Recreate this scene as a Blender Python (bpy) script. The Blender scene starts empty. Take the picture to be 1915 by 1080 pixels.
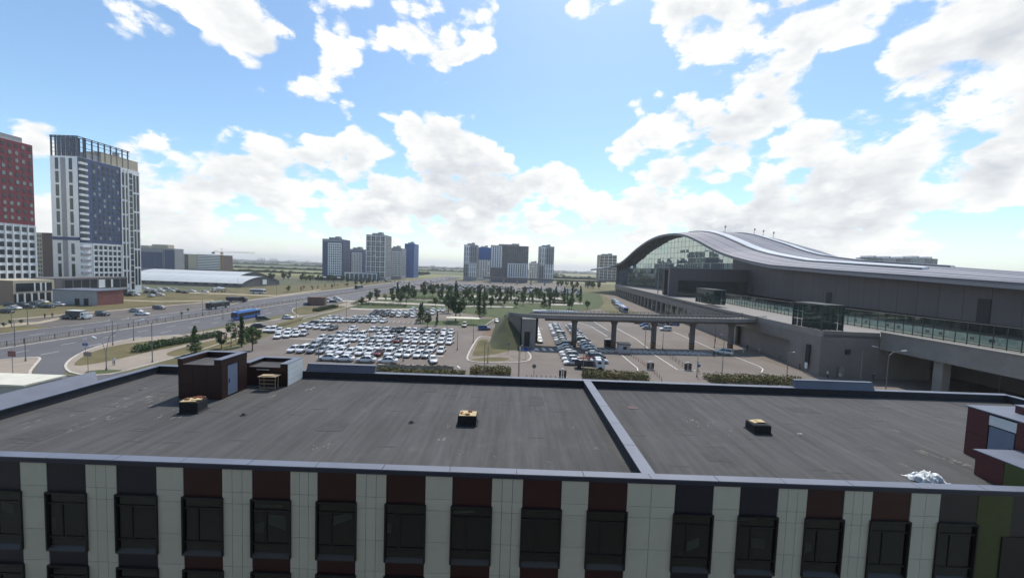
import bpy, math, random
from mathutils import Vector, Matrix
random.seed(7)
R = random.random
U = random.uniform
sc = bpy.context.scene
C = sc.collection

# ---------------------------------------------------------------- camera
FPX, HCAM = 690.0, 22.0
PITCH, ROLL = math.atan(38.4 / FPX), 0.0347
camd = bpy.data.cameras.new('camera')
cam = bpy.data.objects.new('camera', camd)
C.objects.link(cam)
camd.sensor_width = 36.0
camd.lens = 36.0 * FPX / 1915.0
camd.clip_start, camd.clip_end = 0.1, 60000.0
CM = Matrix.Rotation(math.pi / 2 - PITCH, 3, 'X') @ Matrix.Rotation(ROLL, 3, 'Z')
cam.matrix_world = Matrix.Translation((0, 0, HCAM)) @ CM.to_4x4()
sc.camera = cam

def ray(px, py):
    return CM @ Vector(((px - 957.5) / FPX, -(py - 540.0) / FPX, -1.0))
def G(px, py, z=0.0):
    """ground position (x, y) of a spot surveyed in the photograph, on the level z"""
    d = ray(px, py); t = (z - HCAM) / d.z
    return (d.x * t, d.y * t)
def AT(px, py, y):
    """(x, z) of a spot that stands at the distance y"""
    d = ray(px, py); t = y / d.y
    return (d.x * t, HCAM + d.z * t)

# ---------------------------------------------------------------- sky, sun, exposure
SUN_EL, SUN_AZ = math.radians(58), math.radians(14)       # azimuth from +Y towards +X
SUN_STRENGTH, SKY_STRENGTH = 3.3, 0.15
sc.view_settings.view_transform = 'Standard'
sc.view_settings.look = 'None'
sc.view_settings.exposure = 0.22
sc.view_settings.gamma = 1.0
sc.view_settings.use_curve_mapping = False
sc.cycles.use_denoising = True
sc.cycles.max_bounces = 6
sc.cycles.diffuse_bounces = 3
sc.cycles.glossy_bounces = 3
sc.cycles.transparent_max_bounces = 12
sc.cycles.caustics_reflective = False
sc.cycles.caustics_refractive = False

def dir_of(px, py):
    return ray(px, py).normalized()

world = bpy.data.worlds.new('World')
sc.world = world
world.use_nodes = True
world.cycles.sampling_method = 'MANUAL'
world.cycles.sample_map_resolution = 256
NT = world.node_tree
for n in list(NT.nodes): NT.nodes.remove(n)
def wn(t, **k):
    n = NT.nodes.new(t)
    for a, b in k.items(): setattr(n, a, b)
    return n
def wl(a, b): NT.links.new(a, b)
def wmath(op, a, b=None, c=None, clamp=False):
    n = wn('ShaderNodeMath', operation=op, use_clamp=clamp)
    for i, v in enumerate((a, b, c)):
        if v is None: continue
        if isinstance(v, (int, float)): n.inputs[i].default_value = v
        else: wl(v, n.inputs[i])
    return n.outputs[0]
def wvec(op, a, b=None):
    n = wn('ShaderNodeVectorMath', operation=op)
    for i, v in enumerate((a, b)):
        if v is None: continue
        if isinstance(v, (tuple, list, Vector)): n.inputs[i].default_value = tuple(v)
        elif isinstance(v, (int, float)): n.inputs['Scale'].default_value = v
        else: wl(v, n.inputs[i])
    return n
out = wn('ShaderNodeOutputWorld')
bg = wn('ShaderNodeBackground')
wl(bg.outputs[0], out.inputs[0])
bg.inputs['Strength'].default_value = SKY_STRENGTH
sky = wn('ShaderNodeTexSky')
sky.sky_type = 'NISHITA'
sky.sun_disc = False
sky.sun_elevation = SUN_EL
sky.sun_rotation = SUN_AZ
sky.air_density, sky.dust_density, sky.ozone_density = 1.0, 0.6, 1.6
tc = wn('ShaderNodeTexCoord')
D = tc.outputs['Generated']
sep = wn('ShaderNodeSeparateXYZ'); wl(D, sep.inputs[0])

def cloud_field(dvec, fine=True):
    """fractal cloud noise of a view direction, flattened towards the horizon like a layer seen from below"""
    s = wn('ShaderNodeSeparateXYZ'); wl(dvec, s.inputs[0])
    den = wmath('ADD', wmath('MAXIMUM', s.outputs[2], 0.0), 0.20)
    cx = wmath('DIVIDE', s.outputs[0], den)
    cy = wmath('DIVIDE', s.outputs[1], den)
    cb = wn('ShaderNodeCombineXYZ'); wl(cx, cb.inputs[0]); wl(cy, cb.inputs[1])
    cb.inputs[2].default_value = 3.7
    n = wn('ShaderNodeTexNoise'); wl(cb.outputs[0], n.inputs['Vector'])
    n.inputs['Scale'].default_value = 1.6
    n.inputs['Detail'].default_value = 8.0 if fine else 4.0
    n.inputs['Roughness'].default_value = 0.56
    n.inputs['Distortion'].default_value = 0.2
    # billows: rounded heaps, smaller heaps on them
    mp = wn('ShaderNodeMapping'); wl(dvec, mp.inputs[0]); mp.inputs['Scale'].default_value = (1.0, 1.0, 1.7)
    m = wn('ShaderNodeTexNoise'); wl(mp.outputs[0], m.inputs['Vector'])
    m.inputs['Scale'].default_value = 9.0
    m.inputs['Detail'].default_value = 8.0 if fine else 4.0
    m.inputs['Roughness'].default_value = 0.62
    m.inputs['Distortion'].default_value = 0.15
    wv = wvec('ADD', mp.outputs[0], wvec('SCALE', m.outputs['Color'], 0.06).outputs[0]).outputs[0]
    if not fine:
        return wmath('ADD', wmath('MULTIPLY', n.outputs[0], 0.50), wmath('MULTIPLY', m.outputs[0], 0.50))
    bil = None
    for sc_, w in ((9.0, 0.55), (21.0, 0.45)):
        v = wn('ShaderNodeTexVoronoi'); v.feature = 'F1'; wl(wv, v.inputs['Vector']); v.inputs['Scale'].default_value = sc_
        t = wmath('MULTIPLY', wmath('SUBTRACT', 0.55, v.outputs['Distance']), w)
        bil = t if bil is None else wmath('ADD', bil, t)
    base = wmath('ADD', wmath('MULTIPLY', n.outputs[0], 0.50), wmath('MULTIPLY', m.outputs[0], 0.50))
    return base, wmath('ADD', base, wmath('MULTIPLY', bil, 0.34))

# the larger clouds of that noon, as directions with an angular size (radians) and weight
CLOUDS = [
 # px, py, radius, weight
 (300,-10,.10,.34),(380,20,.11,.40),(450,45,.09,.40),(490,50,.05,.3),(240,-20,.08,.25),
 (610,-10,.08,.50),(690,10,.09,.66),(770,0,.12,.70),(860,10,.10,.62),(820,40,.06,.4),(660,50,.055,.30),(900,30,.05,.2),
 (520,145,.045,.30),(570,155,.05,.32),(620,180,.045,.30),(640,120,.035,.28),(480,150,.03,.2),
 (1090,5,.06,.32),(1200,-25,.09,.36),(1320,-10,.10,.36),(1280,85,.05,.26),(1400,60,.12,.40),(1440,140,.10,.40),(1500,50,.12,.38),
 (1600,20,.12,.40),(1700,60,.10,.36),(1830,60,.16,.46),(1880,150,.10,.34),(1500,220,.09,.36),(1640,225,.10,.38),
 (1560,280,.11,.38),(1760,220,.08,.34),(1720,170,.06,.28),(1660,320,.11,.32),(1780,260,.05,.2),
 (1200,185,.05,.30),(1240,195,.05,.28),(1285,212,.035,.22),(1033,145,.025,.18),(1350,235,.03,.14),
 (430,265,.06,.30),(500,290,.09,.34),(600,260,.08,.34),(680,270,.12,.38),(780,285,.12,.38),(870,305,.10,.36),(930,335,.06,.28),(560,320,.10,.28),(760,340,.12,.28),
 (250,255,.04,.26),(285,285,.045,.28),(235,240,.03,.18),(75,250,.04,.2),(110,255,.035,.2),(300,350,.09,.24),(380,350,.06,.2),
 (1050,320,.06,.26),(1130,310,.09,.34),(1250,300,.11,.36),(1180,340,.12,.34),(1340,330,.11,.36),(1430,310,.10,.34),(1500,340,.10,.32),(1000,325,.03,.16),
 (1880,290,.06,.26),(1680,360,.04,.16),(1860,355,.035,.16),(1000,380,.12,.24),(900,370,.10,.22),(1550,380,.14,.26),(1350,400,.16,.26),
 (510,370,.06,.2),(700,390,.10,.2),(840,395,.10,.2),(200,380,.12,.2),(60,330,.10,.22)]
GAPS = [(1600,150,.035,.4),(1560,130,.03,.3),(1560,200,.02,.2),(1460,250,.03,.2),(560,212,.05,.5),(680,212,.045,.5),(620,225,.04,.4),(710,130,.035,.4),(560,95,.04,.3),(470,215,.05,.4),(400,215,.06,.2),(1010,250,.07,.3),(760,140,.05,.22),(1585,140,.055,.55),(1690,185,.028,.28),(1700,40,.03,.35),(150,130,.20,.10),(1000,190,.12,.20),(760,180,.08,.22),(1130,240,.10,.22),
        (330,190,.10,.20),(60,180,.10,.12),(1150,120,.08,.22),(965,70,.04,.24),(552,35,.028,.3),(400,140,.06,.22),(1430,290,.035,.2),(1330,150,.06,.2),
        (980,300,.045,.3),(1800,390,.10,.16),(1860,230,.045,.22),(1750,330,.03,.14),(600,370,.05,.16),(430,400,.06,.06),(330,300,.035,.2),(160,215,.1,.2)]
def bumps(lst):
    tot = None
    for (px, py, rad, w) in lst:
        dt = wvec('DOT_PRODUCT', D, dir_of(px, py)).outputs['Value']
        k = 1.0 / (rad * rad)
        # gaussian of the angle: exp(-(theta/rad)^2), theta^2 ~ 2(1-dot)
        e = wmath('EXPONENT', wmath('MULTIPLY_ADD', dt, 2 * k, -2 * k))
        tot = wmath('MULTIPLY', e, w) if tot is None else wmath('MULTIPLY_ADD', e, w, tot)
    return tot
cov = wmath('SUBTRACT', wmath('MINIMUM', wmath('MULTIPLY', bumps(CLOUDS), 0.64), 0.325), wmath('MULTIPLY', bumps(GAPS), 0.55))
base_f, field = cloud_field(D)
up = wvec('NORMALIZE', wvec('ADD', D, (0.012, 0.0, 0.034)).outputs[0]).outputs[0]
field_up = cloud_field(up, False)
low = wn('ShaderNodeMapRange'); low.interpolation_type = 'SMOOTHSTEP'   # the far cloud deck thickens to the horizon
wl(sep.outputs[2], low.inputs['Value'])
low.inputs['From Min'].default_value, low.inputs['From Max'].default_value = 0.30, 0.04
low.inputs['To Min'].default_value, low.inputs['To Max'].default_value = 0.0, 0.165
fill_cover = wn('ShaderNodeMapRange'); fill_cover.interpolation_type = 'SMOOTHSTEP'    # extra cloud cover added out of view to brighten shaded fronts
wl(sep.outputs[1], fill_cover.inputs['Value'])
fill_cover.inputs['From Min'].default_value, fill_cover.inputs['From Max'].default_value = 0.35, -0.1
fill_cover.inputs['To Min'].default_value, fill_cover.inputs['To Max'].default_value = 0.0, 0.085
crisp = wmath('MULTIPLY_ADD', field, 1.35, -0.21)
raw = wmath('ADD', wmath('ADD', wmath('ADD', crisp, cov), low.outputs[0]), fill_cover.outputs[0])
dens = wn('ShaderNodeMapRange'); dens.interpolation_type = 'SMOOTHSTEP'
wl(raw, dens.inputs['Value'])
dens.inputs['From Min'].default_value, dens.inputs['From Max'].default_value = 0.67, 0.775
# light: bright rims and sun-facing tops, greyer where the cloud is thick
relief = wmath('SUBTRACT', field, field_up)
thick = wn('ShaderNodeMapRange'); wl(raw, thick.inputs['Value'])
thick.inputs['From Min'].default_value, thick.inputs['From Max'].default_value = 0.72, 0.94
lit = wmath('ADD', wmath('MULTIPLY', relief, 3.8), wmath('MULTIPLY_ADD', thick.outputs[0], -0.80, 0.98), clamp=True)
ccol = wn('ShaderNodeMix', data_type='RGBA')
wl(lit, ccol.inputs['Factor'])
CA = 0.90 / SKY_STRENGTH
ccol.inputs['A'].default_value = (0.63 * CA, 0.67 * CA, 0.72 * CA, 1)
ccol.inputs['B'].default_value = (1.08 * CA, 1.08 * CA, 1.055 * CA, 1)
# far clouds sink into the pale air near the horizon
hz = wn('ShaderNodeMapRange'); hz.interpolation_type = 'SMOOTHSTEP'; wl(sep.outputs[2], hz.inputs['Value'])
hz.inputs['From Min'].default_value, hz.inputs['From Max'].default_value = 0.12, -0.01
hz.inputs['To Min'].default_value, hz.inputs['To Max'].default_value = 0.0, 0.70
skyt = wn('ShaderNodeMix', data_type='RGBA', blend_type='MULTIPLY')
skyt.inputs['Factor'].default_value = 1.0
wl(sky.outputs[0], skyt.inputs['A'])
skyt.inputs['B'].default_value = (0.88, 1.0, 1.02, 1)
mixc = wn('ShaderNodeMix', data_type='RGBA')
wl(dens.outputs[0], mixc.inputs['Factor']); wl(skyt.outputs['Result'], mixc.inputs['A']); wl(ccol.outputs['Result'], mixc.inputs['B'])
mixh = wn('ShaderNodeMix', data_type='RGBA')
wl(hz.outputs[0], mixh.inputs['Factor']); wl(mixc.outputs['Result'], mixh.inputs['A'])
mixh.inputs['B'].default_value = (1.0 * CA, 1.01 * CA, 0.97 * CA, 1)
wl(mixh.outputs['Result'], bg.inputs['Color'])

sd = bpy.data.lights.new('sun', 'SUN')
sd.energy, sd.angle, sd.color = SUN_STRENGTH, math.radians(1.2), (1.0, 0.93, 0.83)
sun = bpy.data.objects.new('sun', sd); C.objects.link(sun)
svec = Vector((math.sin(SUN_AZ) * math.cos(SUN_EL), math.cos(SUN_AZ) * math.cos(SUN_EL), math.sin(SUN_EL)))
sun.rotation_euler = svec.to_track_quat('Z', 'Y').to_euler()
sun.location = (0, 0, 300)

# ---------------------------------------------------------------- materials
MATS = {}
def mat(name, col, rough=0.7, metal=0.0, var=0.0, scale=1.0, col2=None, bump=0.0, bscale=None, spec=0.5, pos=False, stretch=None, detail=5.0, coat=0.0, objrand=0.0):
    """procedural material: base colour broken up by noise (var, or towards col2) plus optional fine relief"""
    if name in MATS: return MATS[name]
    m = bpy.data.materials.new(name); m.use_nodes = True
    nt = m.node_tree; b = nt.nodes['Principled BSDF']
    b.inputs['Roughness'].default_value = rough
    b.inputs['Metallic'].default_value = metal
    b.inputs['Specular IOR Level'].default_value = spec
    b.inputs['Coat Weight'].default_value = coat
    b.inputs['Base Color'].default_value = (*col, 1)
    src = None
    if var or col2 or bump:
        if pos:
            g = nt.nodes.new('ShaderNodeNewGeometry'); src = g.outputs['Position']
        else:
            g = nt.nodes.new('ShaderNodeTexCoord'); src = g.outputs['Object']
        if stretch:
            mp = nt.nodes.new('ShaderNodeMapping'); nt.links.new(src, mp.inputs[0]); mp.inputs['Scale'].default_value = stretch; src = mp.outputs[0]
    last = None
    if var or col2:
        n = nt.nodes.new('ShaderNodeTexNoise'); nt.links.new(src, n.inputs['Vector'])
        n.inputs['Scale'].default_value = scale; n.inputs['Detail'].default_value = detail; n.inputs['Roughness'].default_value = 0.65
        mr = nt.nodes.new('ShaderNodeMapRange'); nt.links.new(n.outputs[0], mr.inputs['Value'])
        mr.inputs['From Min'].default_value, mr.inputs['From Max'].default_value = 0.33, 0.67
        mx = nt.nodes.new('ShaderNodeMix'); mx.data_type = 'RGBA'
        nt.links.new(mr.outputs[0], mx.inputs['Factor'])
        a = col if col2 else tuple(c * (1 - var) for c in col)
        c2 = col2 or tuple(min(1, c * (1 + var)) for c in col)
        mx.inputs['A'].default_value = (*a, 1); mx.inputs['B'].default_value = (*c2, 1)
        last = mx.outputs['Result']
    if objrand:
        oi = nt.nodes.new('ShaderNodeObjectInfo')
        mr = nt.nodes.new('ShaderNodeMapRange'); nt.links.new(oi.outputs['Random'], mr.inputs['Value'])
        mr.inputs['To Min'].default_value, mr.inputs['To Max'].default_value = 1 - objrand, 1 + objrand
        vm = nt.nodes.new('ShaderNodeVectorMath'); vm.operation = 'SCALE'
        if last: nt.links.new(last, vm.inputs[0])
        else: vm.inputs[0].default_value = col
        nt.links.new(mr.outputs[0], vm.inputs['Scale']); last = vm.outputs[0]
    if last: nt.links.new(last, b.inputs['Base Color'])
    if bump:
        n = nt.nodes.new('ShaderNodeTexNoise'); nt.links.new(src, n.inputs['Vector'])
        n.inputs['Scale'].default_value = bscale or scale * 6; n.inputs['Detail'].default_value = 4
        bp = nt.nodes.new('ShaderNodeBump'); bp.inputs['Strength'].default_value = bump; bp.inputs['Distance'].default_value = 0.05
        nt.links.new(n.outputs[0], bp.inputs['Height']); nt.links.new(bp.outputs[0], b.inputs['Normal'])
    MATS[name] = m
    return m

def glass_mat(name, tint, refl=0.5, rough=0.02, see=0.0):
    """coated architectural glass: dark tinted body, mirror-like reflection that grows at grazing angles"""
    if name in MATS: return MATS[name]
    m = bpy.data.materials.new(name); m.use_nodes = True
    nt = m.node_tree; b = nt.nodes['Principled BSDF']
    o = nt.nodes['Material Output']
    b.inputs['Base Color'].default_value = (*tint, 1); b.inputs['Roughness'].default_value = 0.2
    b.inputs['Specular IOR Level'].default_value = 0.2
    gl = nt.nodes.new('ShaderNodeBsdfGlossy'); gl.inputs['Roughness'].default_value = rough
    gl.inputs['Color'].default_value = (0.80, 0.92, 0.86, 1)
    fr = nt.nodes.new('ShaderNodeLayerWeight'); fr.inputs['Blend'].default_value = 0.5
    mr = nt.nodes.new('ShaderNodeMapRange'); nt.links.new(fr.outputs['Facing'], mr.inputs['Value'])
    mr.inputs['To Min'].default_value, mr.inputs['To Max'].default_value = refl * 0.4, min(1, refl * 1.5)
    body = b.outputs[0]
    if see:
        tr = nt.nodes.new('ShaderNodeBsdfTransparent'); tr.inputs['Color'].default_value = (0.55, 0.72, 0.66, 1)
        ms = nt.nodes.new('ShaderNodeMixShader'); ms.inputs[0].default_value = see
        nt.links.new(body, ms.inputs[1]); nt.links.new(tr.outputs[0], ms.inputs[2]); body = ms.outputs[0]
    mx = nt.nodes.new('ShaderNodeMixShader')
    nt.links.new(mr.outputs[0], mx.inputs[0]); nt.links.new(body, mx.inputs[1]); nt.links.new(gl.outputs[0], mx.inputs[2])
    nt.links.new(mx.outputs[0], o.inputs['Surface'])
    MATS[name] = m
    return m

# ---------------------------------------------------------------- mesh helpers
class MB:
    """collects faces; make() turns them into one mesh datablock"""
    def __init__(s): s.v, s.f, s.m = [], [], []
    def face(s, pts, m=0):
        i = len(s.v); s.v.extend(tuple(p) for p in pts); s.f.append(tuple(range(i, i + len(pts)))); s.m.append(m); return s
    def add(s, verts, faces, m=0):
        i = len(s.v); s.v.extend(tuple(p) for p in verts)
        for f in faces: s.f.append(tuple(i + k for k in f)); s.m.append(m)
        return s
    def box(s, x0, x1, y0, y1, z0, z1, m=0):
        v = [(x0,y0,z0),(x1,y0,z0),(x1,y1,z0),(x0,y1,z0),(x0,y0,z1),(x1,y0,z1),(x1,y1,z1),(x0,y1,z1)]
        return s.add(v, [(0,3,2,1),(4,5,6,7),(0,1,5,4),(1,2,6,5),(2,3,7,6),(3,0,4,7)], m)
    def obox(s, c, size, ang=0.0, m=0):
        """box resting with its base centre at c, turned by ang"""
        a, b, h = size[0] / 2, size[1] / 2, size[2]; ca, sa = math.cos(ang), math.sin(ang)
        v = []
        for z in (0, h):
            for (x, y) in ((-a,-b),(a,-b),(a,b),(-a,b)):
                v.append((c[0] + x * ca - y * sa, c[1] + x * sa + y * ca, c[2] + z))
        return s.add(v, [(0,3,2,1),(4,5,6,7),(0,1,5,4),(1,2,6,5),(2,3,7,6),(3,0,4,7)], m)
    def prism(s, poly, z0, z1, m=0, mtop=None):
        n = len(poly)
        a = sum(poly[i][0] * poly[(i+1) % n][1] - poly[(i+1) % n][0] * poly[i][1] for i in range(n))
        if a < 0: poly = list(reversed(poly))
        i = len(s.v)
        s.v.extend((p[0], p[1], z0) for p in poly); s.v.extend((p[0], p[1], z1) for p in poly)
        s.f.append(tuple(i + k for k in reversed(range(n)))); s.m.append(m)
        s.f.append(tuple(i + n + k for k in range(n))); s.m.append(m if mtop is None else mtop)
        for k in range(n):
            s.f.append((i + k, i + (k+1) % n, i + n + (k+1) % n, i + n + k)); s.m.append(m)
        return s
    def cyl(s, cx, cy, z0, z1, r0, r1=None, n=10, m=0, axis='z'):
        r1 = r0 if r1 is None else r1
        v = []
        for (z, r) in ((z0, r0), (z1, r1)):
            for k in range(n):
                a = 2 * math.pi * k / n; p = (r * math.cos(a), r * math.sin(a))
                v.append((cx + p[0], cy + p[1], z) if axis == 'z' else ((cx + p[0], z, cy + p[1]) if axis == 'y' else (z, cx + p[0], cy + p[1])))
        f = [tuple(range(n)), tuple(range(n, 2 * n))] + [(k, (k+1) % n, n + (k+1) % n, n + k) for k in range(n)]
        return s.add(v, f, m)
    def tube(s, pts, r, n=6, m=0, r1=None):
        pts = [Vector(p) for p in pts]; v = []; L = len(pts)
        for i, p in enumerate(pts):
            t = (pts[min(i+1, L-1)] - pts[max(i-1, 0)]).normalized()
            u = t.cross(Vector((0, 0, 1)))
            if u.length < 1e-4: u = Vector((1, 0, 0))
            u.normalize(); w = t.cross(u)
            rr = r if r1 is None else r + (r1 - r) * i / (L - 1)
            for k in range(n):
                a = 2 * math.pi * k / n; v.append(tuple(p + (u * math.cos(a) + w * math.sin(a)) * rr))
        f = [(i*n + k, i*n + (k+1) % n, (i+1)*n + (k+1) % n, (i+1)*n + k) for i in range(L-1) for k in range(n)]
        f += [tuple(range(n)), tuple(range((L-1)*n, L*n))]
        return s.add(v, f, m)
    def loft(s, rings, m=0, close=True, caps=True):
        n = len(rings[0]); v = [p for r in rings for p in r]
        rng = n if close else n - 1
        f = [(i*n + k, i*n + (k+1) % n, (i+1)*n + (k+1) % n, (i+1)*n + k) for i in range(len(rings)-1) for k in range(rng)]
        if caps and close: f += [tuple(reversed(range(n))), tuple(range((len(rings)-1)*n, len(rings)*n))]
        return s.add(v, f, m)
    def make(s, name, mats, smooth=False):
        me = bpy.data.meshes.new(name); me.from_pydata(s.v, [], s.f)
        for m in (mats if isinstance(mats, (list, tuple)) else [mats]): me.materials.append(m)
        if any(s.m): me.polygons.foreach_set('material_index', s.m)
        if smooth: me.polygons.foreach_set('use_smooth', [True] * len(me.polygons))
        me.update()
        return me

def ob(name, me, parent=None, loc=(0, 0, 0), rz=0.0, scale=None):
    o = bpy.data.objects.new(name, me); C.objects.link(o)
    o.location = loc
    if rz: o.rotation_euler = (0, 0, rz)
    if scale: o.scale = scale
    if parent: o.parent = parent
    return o
def tag(o, label, cat, group=None, kind=None):
    o['label'] = label; o['category'] = cat
    if group: o['group'] = group
    if kind: o['kind'] = kind
    return o
def thing(name, label, cat, loc=(0, 0, 0), rz=0.0, group=None):
    return tag(ob(name, None, None, loc, rz), label, cat, group)
def struct(name, me, parent=None, loc=(0, 0, 0)):
    o = ob(name, me, parent, loc)
    if not parent: o['kind'] = 'structure'
    return o
def copy_tree(o, parent=None):
    c = o.copy(); C.objects.link(c)
    if parent: c.parent = parent
    for ch in o.children: copy_tree(ch, c)
    return c
BOXES = {}
def boxmesh(w, d, h, m):
    """shared box mesh, base centre at the origin"""
    k = (round(w, 3), round(d, 3), round(h, 3), m.name)
    if k not in BOXES:
        BOXES[k] = MB().box(-w/2, w/2, -d/2, d/2, 0, h).make('box_' + m.name, m)
    return BOXES[k]
TENS = ['first','second','third','fourth','fifth','sixth','seventh','eighth','ninth','tenth','eleventh','twelfth','thirteenth','fourteenth','fifteenth','sixteenth','seventeenth','eighteenth','nineteenth','twentieth']
ORD = TENS + ['twenty-' + u for u in TENS[:9]] + ['thirtieth'] + ['thirty-' + u for u in TENS[:9]] + ['fortieth'] + ['forty-' + u for u in TENS[:9]]

# ---------------------------------------------------------------- ground, roads, lawns
M_ground = mat('ground_field', (0.090, 0.092, 0.036), 0.95, col2=(0.175, 0.15, 0.075), scale=0.012, pos=True, stretch=(0.35, 1.0, 1.0), detail=9, bump=0.3, bscale=0.6)
M_lawn = mat('lawn_dry', (0.066, 0.064, 0.020), 0.95, col2=(0.175, 0.138, 0.060), scale=0.11, pos=True, detail=10, bump=0.5, bscale=2.0)
M_green = mat('lawn_green', (0.042, 0.068, 0.020), 0.95, col2=(0.085, 0.10, 0.035), scale=0.15, pos=True, detail=9, bump=0.5, bscale=2.0)
M_soil = mat('bare_soil', (0.17, 0.12, 0.08), 0.95, var=0.25, scale=0.3, pos=True, detail=8)
M_road = mat('road_asphalt', (0.105, 0.102, 0.108), 0.85, var=0.22, scale=0.05, pos=True, detail=9, stretch=(1.0, 0.15, 1.0))
M_lot = mat('lot_asphalt', (0.165, 0.140, 0.120), 0.88, var=0.20, scale=0.06, pos=True, detail=10)
M_pave = mat('pale_paving', (0.30, 0.25, 0.20), 0.9, var=0.14, scale=0.25, pos=True, detail=8)
M_kerb = mat('kerb_stone', (0.50, 0.46, 0.40), 0.85, var=0.15, scale=0.8, pos=True)
M_white = mat('white_paint', (0.72, 0.71, 0.68), 0.8, var=0.18, scale=1.5, pos=True)
M_field2 = mat('far_meadow', (0.15, 0.165, 0.06), 0.95, col2=(0.27, 0.245, 0.12), scale=0.004, pos=True, stretch=(0.3, 1.0, 1.0), detail=8)
M_field3 = mat('far_pasture', (0.075, 0.10, 0.04), 0.95, col2=(0.12, 0.135, 0.06), scale=0.004, pos=True, stretch=(0.3, 1.0, 1.0), detail=8)

S = 9000.0
gm = MB()
gm.face([(-S, -600, 0), (S, -600, 0), (S, S, 0), (-S, S, 0)])
struct('ground', gm.make('ground', M_ground))

def flat(name, pts, m, z):
    """a level sheet with the outline pts"""
    n = len(pts)
    a = sum(pts[i][0] * pts[(i+1) % n][1] - pts[(i+1) % n][0] * pts[i][1] for i in range(n))
    if a < 0: pts = list(reversed(pts))
    return struct(name, MB().face([(p[0], p[1], z) for p in pts]).make(name, m))
def strip(mb, pts, w, z0, z1, closed=False):
    """a raised band along a polyline (kerbs, painted lines)"""
    P = [Vector((p[0], p[1])) for p in pts]; n = len(P); L, Rr = [], []
    for i in range(n):
        a = P[(i-1) % n] if (closed or i > 0) else P[i]
        b = P[(i+1) % n] if (closed or i < n-1) else P[i]
        t = (b - a).normalized(); nn = Vector((-t.y, t.x)) * (w / 2)
        L.append(P[i] + nn); Rr.append(P[i] - nn)
    for i in range(n if closed else n - 1):
        j = (i+1) % n
        mb.prism([tuple(Rr[i]), tuple(Rr[j]), tuple(L[j]), tuple(L[i])], z0, z1)
def kerb(pts, closed=False, w=0.3, name='kerb', z0=0.0, h=0.15, m=None):
    mb = MB(); strip(mb, pts, w, z0, z0 + h, closed)
    return struct(name, mb.make(name, m or M_kerb))
def smooth(pts, k=2, closed=False):
    for _ in range(k):
        q = []; n = len(pts)
        for i in range(n if closed else n - 1):
            a, b = pts[i], pts[(i+1) % n]
            q += [(a[0]*.75 + b[0]*.25, a[1]*.75 + b[1]*.25), (a[0]*.25 + b[0]*.75, a[1]*.25 + b[1]*.75)]
        if not closed: q = [pts[0]] + q + [pts[-1]]
        pts = q
    return pts
def GP(*pp): return [G(*p) for p in pp]

# far fields in bands
for (x0, x1, y0, y1, m) in ((-1800, -200, 520, 900, M_field2), (-2500, 3000, 950, 1500, M_field3), (-4000, 3500, 1550, 2500, M_field2),
                            (-7000, 7000, 2600, 4500, M_field3), (-8500, 8500, 4700, 8700, M_field2), (-260, 1200, 640, 930, M_field2)):
    flat('field', [(x0, y0), (x1, y0 + 20), (x1 * 1.02, y1), (x0 * 1.03, y1 - 30)], m, 0.02 if m is M_field2 else 0.03)

# avenue along the depth of the view, dual carriageway
flat('road', [(-140, -100), (-93.6, -100), (-93.6, 420), (-97, 560), (-104, 800), (-143, 800), (-142, 560), (-140, 190), (-134.5, 150)], M_road, 0.04)
flat('verge', [(-119.5, -100), (-114.2, -100), (-114.4, 800), (-119.6, 800)], mat('median_strip', (0.13, 0.12, 0.11), 0.9, var=0.25, scale=0.2, pos=True), 0.08)
kerb([(-114.0, -60), (-114.0, 120), (-114.2, 300), (-114.6, 800)], w=0.5)
kerb([(-119.7, -60), (-119.7, 800)], w=0.35)
kerb([(-134.6, -60), (-134.6, 104), (-133.0, 110), (-132.6, 121)], w=0.35)
kerb([(-132.0, 124), (-132.0, 168), (-139.6, 192), (-141.5, 400), (-142, 800)], w=0.35)
mk = MB()
for x in (-100.5, -107.2, -126.5):
    for y in range(60, 420, 9): mk.box(x - .08, x + .08, y, y + 3.2, 0.046, 0.05)
struct('lane_marking', mk.make('lane_marking', M_white))
# lay-by on the far side
flat('pavement', [(-156, 108), (-134.6, 108), (-134.5, 190), (-146, 196), (-156, 175)], mat('layby_asphalt', (0.125, 0.108, 0.094), .9, var=.2, scale=.1, pos=True), 0.045)
flat('path', [(-142.5, 192), (-140.2, 192), (-143.5, 520), (-146.5, 520)], M_pave, 0.07)
flat('path', [(-162, 118), (-158.5, 117), (-150, 178), (-145, 200), (-147, 204), (-153, 182)], M_pave, 0.075)
flat('lawn', [(-175, 60), (-135, 60), (-135, 103), (-139, 109), (-157, 106), (-163, 116), (-180, 120)], M_lawn, 0.05)
flat('path', GP((0,608),(30,604),(70,602),(120,592),(130,594),(75,605),(0,613)), mat('pale_track', (.36,.30,.21),.9,var=.2,scale=.3,pos=True), 0.075)
flat('lawn', [(-206, 172), (-158, 120), (-147, 196), (-146, 520), (-206, 300)], M_lawn, 0.045)
flat('path', GP((228,560),(300,563),(400,561),(400,562.4),(300,564.6),(228,562)), mat('pale_track', (.36,.30,.21)), 0.07)
flat('path', GP((350,546),(520,552),(600,541),(600,542.5),(522,554),(350,548)), mat('pale_track', (.36,.30,.21)), 0.07)
flat('lawn', [(-250, 210), (-208, 205), (-150, 262), (-146, 470), (-300, 470), (-310, 262)], mat('rough_grass', (.055,.068,.032), .95, col2=(.11,.11,.055), scale=.06, pos=True, detail=9), 0.042)

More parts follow.
